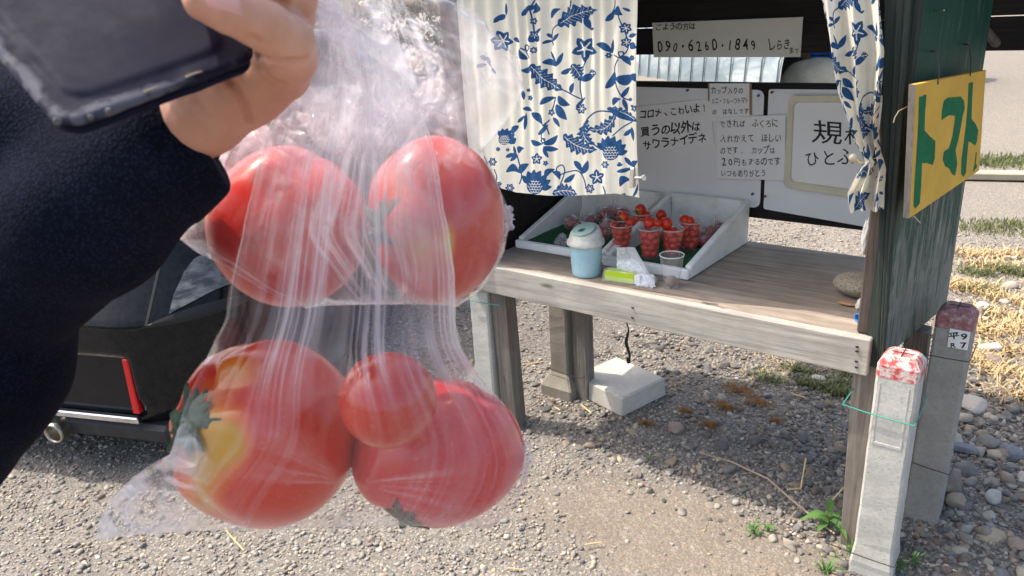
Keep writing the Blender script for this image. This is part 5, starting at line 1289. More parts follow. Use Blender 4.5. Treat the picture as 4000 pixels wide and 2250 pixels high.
obj('red_reflector', prism([rp0 - cu_ * .014, rp0 + cu_ * .014, rp0 + cu_ * .014 + cf_ * .03, rp0 - cu_ * .014 + cf_ * .03, rp1 - cu_ * .014, rp1 + cu_ * .010, rp1 + cu_ * .010 + cf_ * .03, rp1 - cu_ * .014 + cf_ * .03], .004), simple('red_lens', (.55, .012, .015), .25, var=.1), carO)
ex = onZ(212, 1692, .19)
ep = [ex - cf_ * .0, ex + cf_ * .20 + [0, 0, .01]]
V, Fc = lathe([(.0, .08), (.028, .08), (.0285, .0), (.0305, -.007), (.0345, -.010), (.0385, -.005), (.039, .006), (.037, .016), (.034, .026), (.034, .05), (.037, .056), (.037, .16)], ex, 28, up=cf_ + [0, 0, .04], cap0=False)
exo = obj('exhaust_pipe', (V, Fc), simple('stained_steel', (.42, .38, .33), .3, .95, var=.25, vscale=30), carO, True)
V, Fc = lathe([(.0, .03), (.0275, .03)], ex, 20, up=cf_ + [0, 0, .04], cap0=False); obj('exhaust_bore', (V, Fc), M_blk, carO)
# lamp, rear window, side windows, wheels
def patch(name, pts, m_, off=.006, n=10):
    """patch pulled onto the body surface, pts = 4 local corners (x,y,z)"""
    Q = np.array(pts, float); U, Wv = np.meshgrid(np.linspace(0, 1, n), np.linspace(0, 1, n), indexing='ij')
    P = ((1 - U) * (1 - Wv))[..., None] * Q[0] + (U * (1 - Wv))[..., None] * Q[1] + (U * Wv)[..., None] * Q[2] + ((1 - U) * Wv)[..., None] * Q[3]
    e = 1e-3
    for _ in range(12):
        d_ = car_sdf(P); G_ = np.stack([car_sdf(P + np.array(k) * e) - d_ for k in ((1, 0, 0), (0, 1, 0), (0, 0, 1))], -1) / e
        G_ /= np.linalg.norm(G_, axis=-1)[..., None] + 1e-9; P = P - G_ * (d_ - off)[..., None] * .7
    v, f = sheet(P); Vv = np.array([*CO, 0]) + v[:, :1] * cu_ + v[:, 1:2] * cf_ + v[:, 2:3] * np.array([0, 0, 1])
    obj(name, (Vv, f), m_, carO, True)
b = NB('lamp_lens'); n1 = b.noise(b.co((14, 14, 40)), 1, 3); M_lamp = b.done(b.pr(Base_Color=b.ramp(n1, [(.4, (.04, .04, .045)), (.6, (.14, .15, .15))]), Roughness=.08))
patch('tail_lamp', [(-.14, .04, .66), (.0, .24, .70), (-.02, .30, .80), (-.13, .10, .77)], M_lamp, .008, 16)
patch('rear_window', [(-1.5, .35, .90), (-.17, .35, .90), (-.34, .7, 1.36), (-1.38, .7, 1.36)], M_gl, .004, 14)
patch('side_window', [(-.05, 1.0, .99), (-.05, 1.75, .99), (-.2, 1.7, 1.34), (-.2, 1.15, 1.34)], M_gl, .004, 12)
patch('side_window', [(-.05, 1.80, .99), (-.05, 2.75, .97), (-.2, 2.2, 1.32), (-.2, 1.78, 1.34)], M_gl, .004, 12)
for (z0_, z1_) in ((.590, .600),):
    patch('bumper_seam', [(-1.3, -.02, z0_), (-.25, -.02, z0_), (-.25, -.02, z1_), (-1.3, -.02, z1_)], M_blk, .002, 20)
    patch('bumper_seam', [(-.25, -.02, z0_), (.0, .42, z0_), (.0, .42, z1_), (-.25, -.02, z1_)], M_blk, .002, 20)
patch('boot_seam', [(-.215, .0, .62), (-.205, .0, .62), (-.225, .25, .93), (-.235, .25, .93)], M_blk, .002, 20)
patch('arch_lip', [(.0, .43, .16), (.0, .455, .16), (.0, .455, .58), (.0, .43, .58)], M_blk, .004, 12)
for yy in (.82, 3.42):
    for xx in (-.10, -1.62):
        c_ = W(xx, yy, .31); s_ = 1 if xx > -.8 else -1
        wh = obj('wheel', lathe([(.19, -.09), (.29, -.10), (.312, -.08), (.315, 0), (.312, .08), (.29, .10), (.20, .095)], c_, 40, up=cu_ * s_, cap0=True), M_rubber, carO, True)
        obj('rim', lathe([(.20, .092), (.195, .07), (.07, .06), (.05, .085), (0, .085)], c_, 40, up=cu_ * s_, cap0=False), M_rimd, wh, True)
# ================================================================== THE PERSON'S ARM
def cl(x, y, d): return np.array([(x - 2000) / F * d, (y - 1125) / F * d, d])     # point beside the camera: right, down, forward in metres
def to_world(V): return CAM + np.asarray(V) @ ROT.T
def rpx(r, d): return r * d / F
person = thing('person', 'person in a navy waffle knit sleeve holding a dark wallet and the bag', 'person', K(-300, 1500, .42))
def chain(P, pts, k=.004):
    d = None
    for (a, b_) in zip(pts[:-1], pts[1:]):
        e = cap_d(P, cl(*a[:3]), cl(*b_[:3]), rpx(a[3], a[2]), rpx(b_[3], b_[2])); d = e if d is None else smin(d, e, k)
    return d
GRV = []
def hand_sdf(P):
    palm = chain(P, [(1075, 262, .331, 142), (960, 330, .338, 152), (800, 445, .345, 150), (640, 560, .352, 140), (480, 700, .36, 130)], .006)
    back = chain(P, [(1060, 120, .352, 150), (900, 220, .362, 170), (700, 420, .37, 150)], .01)
    back2 = chain(P, [(1030, -100, .36, 150), (800, 60, .372, 170)], .01)
    palm = smin(smin(palm, back, .012), back2, .012)
    pinky = chain(P, [(800, 0, .262, 84), (905, 34, .264, 92), (1010, 80, .270, 96), (1110, 150, .286, 106)], .004)
    pk2 = chain(P, [(1110, 150, .286, 108), (1118, 215, .308, 114), (1085, 265, .325, 128)], .004)
    pinky = smin(pinky, pk2, .004)
    d = smin(pinky, palm, .0030)
    for i, (dx, dy, dd) in enumerate([(20, -178, .004), (15, -355, .008), (-30, -530, .012)]):
        fi = chain(P, [(770 + dx, -10 + dy, .262 + dd, 92), (905 + dx, 40 + dy, .264 + dd, 98), (1030 + dx, 95 + dy, .272 + dd, 102), (1100 + dx, 160 + dy, .290 + dd, 110), (1090 + dx, 230 + dy, .33 + dd, 120)], .004)
        d = smin(d, fi, .0012)
    th = chain(P, [(880, -420, .36, 130), (620, -500, .30, 110), (430, -430, .262, 95)], .004); d = smin(d, th, .005)
    for pts, r, k in GRV:
        g = None
        for a_, c_ in zip(pts[:-1], pts[1:]):
            e = cap_d(P, a_, c_, r, r); g = e if g is None else np.minimum(g, e)
        d = smax(d, -g, k)
    return d + .00012 * np.sin(P[..., 0] * 900) * np.sin(P[..., 1] * 800)
def surf(x, y, sdf, t0=.22, t1=.42):
    r = np.array([(x - 2000) / F, (y - 1125) / F, 1.0]); t = t0
    for _ in range(80):
        d_ = float(sdf((r * t)[None])[0])
        if d_ < 1e-5: break
        t += d_ * .8
        if t > t1: break
    return r * t
_g = []
for pts, r, k in [([(1000, 218), (1030, 228), (1060, 234), (1120, 242), (1185, 240)], .0019, .0014), ([(1005, 264), (1030, 280), (1060, 300), (1105, 326)], .0016, .0014),
                  ([(885, 300), (915, 330), (935, 370), (955, 410), (965, 440), (978, 485)], .0018, .0014), ([(1050, -15), (1110, 18), (1160, 46), (1200, 78)], .0020, .0012),
                  ([(985, 146), (1000, 152), (1015, 162)], .0012, .002)]:
    q = [surf(x, y, hand_sdf) for x, y in pts]; _g.append((q, r, k))
GRV += _g
lo = np.array([-.235, -.245, .238]); hi = np.array([-.068, -.02, .405])
V, Fc = sdf_mesh(hand_sdf, lo, hi, .00095)
b = NB('skin'); vv = b.co(); n1 = b.noise(vv, 60, 5, .6); n2 = b.noise(vv, 16, 3, .5); fine = b.vor(vv, 900)
c = b.mix(b.math('ADD', b.ramp(n2, [(.35, g3(0)), (.65, g3(.45))]), b.attr('fold', 'Fac'), True), b.ramp(n1, [(.3, (.50, .255, .175)), (.7, (.60, .33, .24))]), (.40, .14, .085))
x = b.n('BsdfPrincipled'); b.set(x.inputs['Base Color'], c); x.inputs['Roughness'].default_value = .48; x.inputs['Subsurface Weight'].default_value = .18; x.inputs['Subsurface Scale'].default_value = .006; x.inputs['Subsurface Radius'].default_value = (1, .35, .18)
b.set(x.inputs['Normal'], b.bump(b.math('ADD', fine, b.math('MULTIPLY', n1, 2.)), .12, .0006)); M_skin = b.done(x.outputs[0])
fd = np.full(len(V), 1.0)
for pts_, r_, k_ in GRV:
    for a_, c_ in zip(pts_[:-1], pts_[1:]): fd = np.minimum(fd, cap_d(V, a_, c_, 0, 0))
obj('hand', (to_world(V), Fc), M_skin, person, True, attrs={'fold': .85 * np.exp(-(fd / .0013) ** 2)})
# nail on the curled little finger
U, Wn = np.meshgrid(np.linspace(-1, 1, 20), np.linspace(-1, 1, 16), indexing='ij'); ca = cl(862, -26, .2405)
Nn = np.stack([ca[0] + U * .0058, ca[1] + Wn * .0045 + U * .0016, ca[2] + .0009 * U ** 2 + .0020 * Wn ** 2], -1)
msk = (U ** 4 + Wn ** 4) ; Nn[..., 2] += .0012 * np.clip(msk - .8, 0, 1)
v, f = sheet(Nn); obj('fingernail', (to_world(v), f), simple('nail', (.60, .33, .31), .25, var=.05), person, True)
# sleeve
def sleeve_sdf(P):
    a = chain(P, [(672, 560, .362, 268), (350, 850, .385, 300), (-100, 1170, .43, 320)], .012)
    a = smin(a, chain(P, [(560, 560, .375, 240), (200, 560, .40, 330), (-150, 620, .43, 430)], .012), .01)
    h_ = chain(P, [(-110, 1000, .43, 385), (-185, 1420, .43, 395), (-290, 1700, .43, 330)], .01)
    inner = chain(P, [(800, 440, .352, 262), (520, 690, .366, 236)], .004)
    n = _nz([.87, -.49, .22]); plane = (P - cl(792, 556, .33)) @ n
    plane = plane + .0010 * np.sin(P[..., 1] * 120)
    a = smax(a, plane, .006); a = smax(a, -np.maximum(inner, -plane - .002), .002)
    d = smin(a, h_, .006)
    d = d - .0013 * sstep(-.026, -.022, plane)
    # soft folds
    d = d + .0035 * fbm(P[..., 0] * 14, P[..., 1] * 22, P[..., 2] * 10, 2, 77)
    return d
V, Fc = sdf_mesh(sleeve_sdf, (-.36, -.14, .30), (-.10, .16, .52), .0019)
b = NB('navy_knit'); vv = b.co((1, 1, 1), (.4, .5, .9)); w1 = b.n('TexWave', wave_type='BANDS', bands_direction='X'); b.set(w1.inputs['Vector'], vv); w1.inputs['Scale'].default_value = 210; w1.inputs['Distortion'].default_value = 1.2; w1.inputs['Detail Scale'].default_value = 1
w2 = b.n('TexWave', wave_type='BANDS', bands_direction='Y'); b.set(w2.inputs['Vector'], vv); w2.inputs['Scale'].default_value = 180; w2.inputs['Distortion'].default_value = 1.2
h_ = b.math('SUBTRACT', 1.0, b.math('MULTIPLY', b.vor(vv, 620), 1.4)); c = b.mix(b.ramp(b.noise(vv, 20, 4), [(.35, g3(0)), (.7, g3(1))]), (.008, .010, .024), (.018, .022, .048)); c = b.mix(b.ramp(h_, [(.3, g3(.7)), (.8, g3(0))]), c, (.001, .0015, .004))
x = b.n('BsdfPrincipled'); b.set(x.inputs['Base Color'], c); x.inputs['Roughness'].default_value = .9; x.inputs['Specular IOR Level'].default_value = .05; b.set(x.inputs['Normal'], b.bump(h_, .38, .0008)); M_knit = b.done(x.outputs[0])
obj('sleeve', (to_world(V), Fc), M_knit, person, True)

# ------------------------------------------------------------------ wallet
wb, wc, wa = cl(232, 498, .250), cl(1030, 205, .291), cl(-330, -190, .285)
eu = wc - wb; lu = np.linalg.norm(eu); eu /= lu; ev = wa - wb; ev -= ev @ eu * eu; lv = .115; ev = _nz(ev); ew = np.cross(eu, ev); ew = ew if ew[2] < 0 else -ew
# shear angle between the two edges as seen
def wal(P):
    Q = P - wb; return np.stack([Q @ eu, Q @ ev, Q @ ew], -1)
def rbox(q, cx, cy, hx, hy, r):
    dx = np.abs(q[..., 0] - cx) - hx + r; dy = np.abs(q[..., 1] - cy) - hy + r
    return np.hypot(np.maximum(dx, 0), np.maximum(dy, 0)) + np.minimum(np.maximum(dx, dy), 0) - r
def wallet_sdf(q):
    cx, cy = lu / 2, lv / 2
    o = rbox(q, cx, cy, lu / 2, lv / 2, .010)
    wob = .0011 * fbm(q[..., 0] * 60, q[..., 1] * 60, 0, 3, 3)
    top = smax(o, np.abs(q[..., 2] + .0022) - .0022 + wob, .0026)
    low = smax(o + .0012, np.abs(q[..., 2] + .0070) - .0021 + wob * .7, .0026)
    mid = smax(o + .0045, np.abs(q[..., 2] + .0045) - .003, .0004)
    pad = smax(rbox(q, cx, cy, lu / 2 - .0085, lv / 2 - .0085, .010), np.abs(q[..., 2] + .001) - .0021 + .0008 * fbm(q[..., 0] * 28, q[..., 1] * 28, 0, 2, 9), .0034)
    d = np.minimum(smin(top, pad, .0018), low); return np.minimum(d, mid)
V, Fc = sdf_mesh(wallet_sdf, (-.004, -.004, -.012), (lu + .004, lv + .004, .004), .0007)
edge = -rbox(V, lu / 2, lv / 2, lu / 2, lv / 2, .010)
wear = sstep(.0085, .002, edge) * sstep(-.006, -.001, V[:, 2]) * (.35 + .65 * sstep(.06, .02, V[:, 0])) * (.55 + .45 * (1 - sstep(-.1, .3, fbm(V[:, 0] * 160, V[:, 1] * 160, 0, 4, 5))))
b = NB('dark_leather'); vv = b.co(); wn = b.attr('wear', 'Fac'); n1 = b.noise(vv, 90, 6, .7); n2 = b.noise(vv, 14, 3, .5)
k = b.math('ADD', wn, b.math('MULTIPLY', b.math('SUBTRACT', n1, .5), 1.3)); c = b.mix(b.ramp(k, [(.35, g3(0)), (.8, g3(.9))]), b.ramp(n2, [(.3, (.005, .008, .022)), (.7, (.012, .011, .025))]), (.10, .10, .125))
x = b.n('BsdfPrincipled'); b.set(x.inputs['Base Color'], c); b.set(x.inputs['Roughness'], b.ramp(n1, [(.3, g3(.55)), (.7, g3(.68))])); x.inputs['Specular IOR Level'].default_value = .06
b.set(x.inputs['Normal'], b.bump(b.math('ADD', b.math('MULTIPLY', b.vor(vv, 900), .5), b.math('MULTIPLY', n1, 1.0)), .07, .0006)); M_lea = b.done(x.outputs[0])
def wq(q): return to_world(wb + q[..., 0:1] * eu + q[..., 1:2] * ev + q[..., 2:3] * ew)
wal_o = thing('wallet', 'worn dark navy leather wallet gripped in the fist', 'wallet', to_world(wb))
obj('cover', (wq(V), Fc), M_lea, wal_o, True, attrs={'wear': wear})
M_thr = simple('tan_thread', (.30, .25, .17), .8); M_fray = simple('frayed_leather', (.14, .135, .145), .9, bump=.5, bscale=400, var=.5, vscale=200)
for (a, l) in [(.030, .0055), (.046, .0065)]:
    P_ = np.array([[a + t * l, .0016 - .0004 * math.sin(t * 3.14), .0002 + .0006 * math.sin(t * 3.14)] for t in np.linspace(0, 1, 7)]); obj('stitch', tube(wq(P_), .00042, 6), M_thr, wal_o, True)
rs = np.random.RandomState(3)
for i, (a, b_, s) in enumerate([(.0010, .004, .0014), (.0105, .0006, .0011), (.0165, .0004, .0012)]):
    v, f = ICO[2]; q = v * (1 + .5 * fbm(v[:, 0] * 2 + i, v[:, 1] * 2, v[:, 2] * 2, 3, i))[:, None] * s * [1, .8, .9] + [a, b_, -.001]; obj('frayed_corner', (wq(q), f), M_fray, wal_o, True)

# ================================================================== TOMATOES IN THE BAGS
TM = [  # cx, cy, rx, ry, depth, up (right, down, fwd), lobes, label
    (1130, 885, 302, 312, .470, (.5, -.75, -.2), 5, 'big red tomato at upper left of the bags, its left side sunlit'),
    (1702, 862, 266, 330, .462, (-.80, .0, -.55), 5, 'tall ribbed tomato at upper right with a yellow shoulder'),
    (1045, 1688, 358, 364, .425, (-.70, -.25, -.67), 6, 'largest lower left tomato with yellow green patch and dark calyx'),
    (1517, 1562, 190, 188, .372, (.1, -.6, .7), 0, 'small round orange red tomato resting between the big ones'),
    (1712, 1762, 336, 284, .437, (-.35, .9, .0), 4, 'wide pinkish red tomato at lower right of the bag')]
def big_tomato(i):
    cx, cy, rx, ry, d, up, lobes, label = TM[i]
    c_ = cl(cx, cy, d); Rx, Ry = rpx(rx, d), rpx(ry, d); Rz = (Rx + Ry) / 2
    v, f = ICO[4]; v = v.copy(); upv = _nz(up); v2, f2x = np.array(v), f
    ct = v @ upv; a0 = _nz(np.cross(upv, [.31, .2, .9])); b0 = np.cross(upv, a0); th = np.arctan2(v @ b0, v @ a0)
    sub = np.array(v)
    r = np.ones(len(v))
    if lobes:
        r += (.052 if i == 2 else .034) * np.cos(th * lobes + i) * sstep(-.3, .8, ct) * (1 - ct ** 6) - .07 * np.exp(-(1 - ct) / .07)
        r += .035 * fbm(v[:, 0] * 1.3 + i * 4, v[:, 1] * 1.3, v[:, 2] * 1.3, 2, i + 3)
    V = v * r[:, None] * [Rx, Ry, Rz * .95]
    if i == 2:   # ribs and a deep cleft on the shoulder of the big one
        s = np.exp(-(((v[:, 0] + .30) / .30) ** 2 + ((v[:, 1] + .62) / .10) ** 2)) * (v[:, 2] < .2); V *= (1 - .055 * s)[:, None]
        s = np.exp(-(((v[:, 0] + .72) / .10) ** 2 + ((v[:, 1] + .3) / .5) ** 2)) * (v[:, 2] < .2); V *= (1 - .06 * s)[:, None]
    if i == 2:   # the cleft beside the stem that sets off a small left lobe
        A_ = np.array([-.46, -.72]); B_ = np.array([-.80, .22]); AB = B_ - A_; tt = np.clip(((v[:, :2] - A_) @ AB) / (AB @ AB), 0, 1); dd = np.linalg.norm(v[:, :2] - A_ - tt[:, None] * AB, axis=1)
        V = V * (1 - .13 * np.exp(-(dd / .095) ** 2) * (v[:, 2] < .3))[:, None]
    if i == 4:
        dd = np.abs(v[:, 0] * .8 + v[:, 1] * .6 + .05); V = V * (1 - .035 * np.exp(-(dd / .10) ** 2) * (v[:, 2] < .3))[:, None]
    ripe = np.ones(len(v))
    n_ = .10 * fbm(v[:, 0] * 2.5, v[:, 1] * 2.5, v[:, 2] * 2.5, 3, 7 + i)
    def spot(x, y, sx, sy, amt):
        nonlocal ripe
        ripe = ripe - amt * np.exp(-(((v[:, 0] - x) / sx) ** 2 + ((v[:, 1] - y) / sy) ** 2) * (1 + n_)) * (v[:, 2] < .3)
    if i == 2:
        spot(-.06, -.10, .30, .38, .85); spot(-.08, -.74, .40, .16, .62); spot(-.34, .30, .30, .5, .30); spot(-.45, .75, .4, .25, .34); spot(-.38, .22, .26, .46, .50); spot(-.62, .55, .3, .3, .35); spot(-.02, -.05, .14, .16, .30); spot(-.35, -.3, .2, .25, .25)
        ripe = ripe - .35 * sstep(.75, 1, ct)
    if i == 1: spot(-.1, .35, .28, .30, .85); spot(.28, .28, .10, .30, .9); spot(-.35, -.3, .2, .35, .5); ripe = ripe - .4 * sstep(.7, 1, ct)
    if i == 0: spot(-.75, -.35, .3, .4, .22)
    if i == 4: spot(-.5, .7, .4, .3, .25)
    if i == 3: ripe -= .12; spot(.45, .3, .3, .5, .22)
    R_o = thing('tomato', label, 'tomato', to_world(c_))
    obj('fruit', (to_world(V + c_), f), MT[i], R_o, True, attrs={'ripe': ripe})
    return R_o, c_, upv, min(Rx, Ry)
redA = tomato_mat('tomato_red', (.52, .028, .010), (.58, .13, .012), (.47, .235, .012), .24, .06)
redP = tomato_mat('tomato_pink', (.50, .018, .024), (.64, .10, .03), (.5, .34, .05), .24, .12)
redO = tomato_mat('tomato_orange', (.46, .026, .010), (.56, .12, .02), (.5, .3, .02), .2, .12)
redC = tomato_mat('tomato_coral', (.52, .022, .016), (.72, .12, .04), (.7, .4, .1), .24, .12)
MT = [redC, redO, redA, redO, redP]
TR = [big_tomato(i) for i in range(5)]
M_cal2 = simple('dark_calyx', (.055, .085, .050), .8, bump=.5, bscale=400, var=.5, vscale=120)
def leafy(R_o, c, up, r, R, n, seed, cent):
    """ragged calyx hugging the shoulder; c in camera metres"""
    rs = random.Random(seed); G = []; up = _nz(up); a0 = _nz(np.cross(up, [.31, .2, .9])); b0 = np.cross(up, a0)
    for k in range(n):
        a = k * 2 * math.pi / n + rs.uniform(-.2, .2); L = R * rs.uniform(.8, 1.2); V = []; Fq = []
        for i in range(9):
            t = i / 8; ang = t * L / r; d = a0 * math.cos(a) + b0 * math.sin(a); s_ = np.cross(up, d)
            base = up * math.cos(ang) + d * math.sin(ang); lift = r * (1.0 + .008 + .016 * math.sin(t * 7 + k * 2))
            w = R * .20 * math.sin(math.pi * (t * .85 + .15)) * (1 + .3 * math.sin(i * 2.3 + k))
            V += [cent + base * lift - s_ * w, cent + base * (lift + .04 * r), cent + base * lift + s_ * w]
        for i in range(8):
            for j in range(2): Fq.append((i * 3 + j, i * 3 + j + 1, i * 3 + j + 4, i * 3 + j + 3))
        G.append((to_world(np.array(V)), Fq))
    p0 = cent + up * r * .9; G.append(tube(to_world(np.array([p0, p0 + up * R * .35, p0 + up * R * .5 + a0 * R * .15])), [R * .13, R * .10, R * .12], 8))
    obj('calyx', merge(*G), M_cal2, R_o, False)
leafy(TR[2][0], None, (-.575, -.25, -.78), TR[2][3] * .97, .021, 11, 4, TR[2][1])
leafy(TR[1][0], None, (-.66, .20, -.72), TR[1][3] * 1.0, .026, 8, 5, TR[1][1])
leafy(TR[4][0], None, (-.42, .78, -.46), TR[4][3] * .99, .018, 7, 6, TR[4][1])

# ================================================================== THE BAGS
def ridged(u, v, fu, fv, seed, pw=3, o=3):
    r = 0; a = 1; s = 0
    for i in range(o):
        n = vnoise(u * fu * 1.9 ** i, v * fv * 1.5 ** i, 0, seed + i * 7); r = r + a * (1 - np.abs(n)) ** pw; s += a; a *= .6
    return r / s
def tom_front(X, Y, ids, sign):
    """depth (camera metres) at which the sight line meets the slightly inflated fruit"""
    d = np.full(X.shape, 9.0 if sign < 0 else -9.0)
    rx_ = (X - 2000) / F; ry_ = (Y - 1125) / F
    for i in ids:
        cx, cy, rx, ry, dc = TM[i][:5]; c_ = cl(cx, cy, dc); R3 = np.array([rpx(rx, dc), rpx(ry, dc), (rpx(rx, dc) + rpx(ry, dc)) / 2 * .95]) * 1.045 + .0012
        a = (rx_ / R3[0]) ** 2 + (ry_ / R3[1]) ** 2 + 1 / R3[2] ** 2; b_ = rx_ * c_[0] / R3[0] ** 2 + ry_ * c_[1] / R3[1] ** 2 + c_[2] / R3[2] ** 2
        cc_ = (c_[0] / R3[0]) ** 2 + (c_[1] / R3[1]) ** 2 + (c_[2] / R3[2]) ** 2 - 1; q = b_ * b_ - a * cc_
        e = (b_ + sign * np.sqrt(np.clip(q, 0, None))) / a
        d = np.where(q > 0, np.minimum(d, e) if sign < 0 else np.maximum(d, e), d)
    return d
def relax(X, Y, base, ids, sign):
    """taut film: smooth surface stretched over the fruit, held at its edges"""
    O = tom_front(X, Y, ids, sign); O = np.minimum(O, base) if sign < 0 else np.maximum(O, base)
    for st, it in ((8, 500), (4, 200), (2, 80), (1, 25)):
        ii = np.unique(np.r_[np.arange(0, X.shape[0], st), X.shape[0] - 1]); jj = np.unique(np.r_[np.arange(0, X.shape[1], st), X.shape[1] - 1])
        Oc = O[np.ix_(ii, jj)]
        if st == 8: D = Oc.copy()
        else:
            T = np.stack([np.interp(ii, pi, D0[:, k]) for k in range(D0.shape[1])], 1); D = np.stack([np.interp(jj, pj, T[k]) for k in range(len(ii))], 0)
        D[0] = Oc[0]; D[-1] = Oc[-1]; D[:, 0] = Oc[:, 0]; D[:, -1] = Oc[:, -1]
        for _ in range(it):
            A = (D[2:, 1:-1] + D[:-2, 1:-1] + D[1:-1, 2:] + D[1:-1, :-2]) / 4
            D[1:-1, 1:-1] = np.minimum(A, Oc[1:-1, 1:-1]) if sign < 0 else np.maximum(A, Oc[1:-1, 1:-1])
        D0, pi, pj = D, ii, jj
    return D
def bag_sheet(L, R, ids, base_f, thick, sign, seed, NU=300, NV=420, pleat=.0022, crumple=None):
    L = np.array(L, float); R = np.array(R, float); nv = np.linspace(0, 1, NV)
    lx = np.interp(nv, L[:, 0], L[:, 1]); ly = np.interp(nv, L[:, 0], L[:, 2]); rx = np.interp(nv, R[:, 0], R[:, 1]); ry = np.interp(nv, R[:, 0], R[:, 2])
    u = np.linspace(0, 1, NU); U, Vv = np.meshgrid(u, nv, indexing='ij')
    w = U + .010 * vnoise(U * 7, Vv * 2.5, 0, seed) * np.sin(np.pi * U)
    kk = np.exp(-(np.linspace(-3, 3, 121)) ** 2); kk /= kk.sum(); sm = lambda a: np.convolve(np.pad(a, 60, mode='edge'), kk, mode='valid')
    sx0, sx1, sy0, sy1 = sm(lx), sm(rx), sm(ly), sm(ry); e0 = np.exp(-U / .10); e1 = np.exp(-(1 - U) / .10)
    X = sx0[None] + (sx1 - sx0)[None] * w + (lx - sx0)[None] * e0 + (rx - sx1)[None] * e1; Y = sy0[None] + (sy1 - sy0)[None] * w + (ly - sy0)[None] * e0 + (ry - sy1)[None] * e1
    edgej = (7 if 4 in ids else 7 + 34 * sstep(.42, .3, Vv)) * fbm(Vv * 22, U * .0 + seed, 0, 3, seed); X = X + edgej * (np.exp(-U / .05) + np.exp(-(1 - U) / .05)) 
    mid = np.interp(nv, *base_f)[None] + 0 * X; th = np.interp(nv, *thick)[None] + 0 * X
    shape = np.clip(1 - np.abs(2 * U - 1) ** 5, 0, 1) ** .5 * np.clip((1 - Vv) / .012, 0, 1) ** .5
    D = mid + sign * th * shape
    D = relax(X, Y, D, ids, sign)
    rg = ridged(U + .12 * Vv, Vv, 6, .8, seed, 3, 2); rg2 = ridged(U - .10 * Vv, Vv, 15, .9, seed + 50, 3, 2); rg3 = ridged(U + .2 * Vv, Vv, 55, 2.0, seed + 90, 5, 2)
    mod = sstep(-.35, .45, fbm(U * 4, Vv * 3, 0, 3, seed + 33))
    bund = sstep(-.15, .45, vnoise(U * 6 + .3 * Vv, Vv * .9, 0, seed + 5)); l1 = (1 - np.abs(vnoise(U * 46 + 1.2 * Vv, Vv * .8, 0, seed + 6))) ** 5; l2 = (1 - np.abs(vnoise(U * 90 - 2 * Vv, Vv * 1.1, 0, seed + 7))) ** 6
    wed = np.clip(((1 - np.abs(vnoise(U * 9 + .5 * Vv, Vv * 1.0, 0, seed + 8))) ** 2.5 - .55) / .4, 0, 1) * sstep(-.2, .5, vnoise(U * 8, Vv * 3.5, 0, seed + 9))
    vei = sstep(.0, .5, vnoise(U * 4 + Vv, Vv * 1.6, 0, seed + 10))
    fy_ = 1 - .72 * sstep(1330, 1640, Y); jx, jy = X - 1385, Y - 1890; rj = np.hypot(jx, jy); thj = np.arctan2(jy, jx)
    rad_ = ((1 - np.abs(vnoise(thj * 7, rj / 900, 0, seed + 16))) ** 5 * .8 + (1 - np.abs(vnoise(thj * 17, rj / 900, 0, seed + 17))) ** 6 * .6) * sstep(30, 130, rj) * sstep(560, 150, rj) * sstep(1500, 1700, Y) * sstep(-.3, .4, vnoise(thj * 3, 0 * rj, 0, seed + 18))
    if 4 not in ids: rad_ = rad_ * 0; fy_ = 1.0
    cr = fy_ * (.78 * l1 * bund + .45 * l2 * bund + .62 * wed * (.5 + .5 * l1)) + .5 * rad_ + .10 * vei + .18 * np.clip((rg - .35) / .65, 0, 1) ** 2

    rg2 = l1 * bund * fy_; cr = cr + .45 * np.exp(-U / .010) + .45 * np.exp(-(1 - U) / .010) + .35 * np.exp(-(1 - Vv) / .012) + .25 * sstep(.93, 1, Vv)
    disp = (rg - .5) * pleat * .9 + (rg2 - .5) * pleat * .26 * mod + (rg3 - .5) * pleat * .05
    if crumple is not None:
        cm = crumple(X, Y); wx = 60 * fbm(X / 260, Y / 260, 0, 2, seed + 71); a1 = (X * .80 + Y * .60 + wx) ; a2 = (-X * .60 + Y * .80 + wx)
        n1 = ridged(a1 / 480, a2 / 190, 1, 1, seed + 11, 4, 2); n2 = ridged(a1 / 240, a2 / 85, 1, 1, seed + 12, 5, 2); n3 = sstep(-.06, .14, fbm(a1 / 330, a2 / 120, 0, 3, seed + 5))
        disp = disp * (1 - cm * .5) + cm * ((n1 - .5) * .012 + (n2 - .5) * .0045 + .0010 * (ridged(a1 / 90, a2 / 45, 1, 1, seed + 15, 4, 2) - .5)); cr = cr + cm * (.30 * np.clip((n1 - .4) / .6, 0, 1) + .60 * np.clip((n2 - .5) / .5, 0, 1) + .62 * n3 * .85 + .04)
    D = D + sign * (-1 if sign < 0 else 1) * 0 + (-np.abs(disp) if sign < 0 else np.abs(disp))
    P = Karr(X, Y, D); v, f = sheet(P)
    return v, f, np.clip(cr, 0, 1).ravel(), D.ravel()
M_bag = film('carrier_film', .012, .60, (.88, .87, .92), .10, tl=.5, spec=.7)
# front bag with the three lower tomatoes
LA = [(0, 1255, -160), (.06, 1225, 0), (.20, 1110, 330), (.33, 1010, 640), (.44, 940, 940), (.50, 905, 1080), (.56, 880, 1250), (.63, 805, 1400), (.70, 730, 1560), (.76, 690, 1680), (.80, 665, 1775), (.83, 590, 1815), (.87, 520, 1860), (.92, 430, 1950), (.97, 385, 2035), (1, 378, 2112)]
RA = [(0, 1420, -160), (.06, 1480, 0), (.20, 1620, 300), (.33, 1700, 600), (.44, 1750, 900), (.50, 1772, 1080), (.56, 1775, 1250), (.63, 1800, 1360), (.70, 1880, 1480), (.76, 1965, 1580), (.80, 2025, 1690), (.85, 2062, 1790), (.90, 2058, 1880), (.95, 2010, 1985), (1, 1915, 2068)]
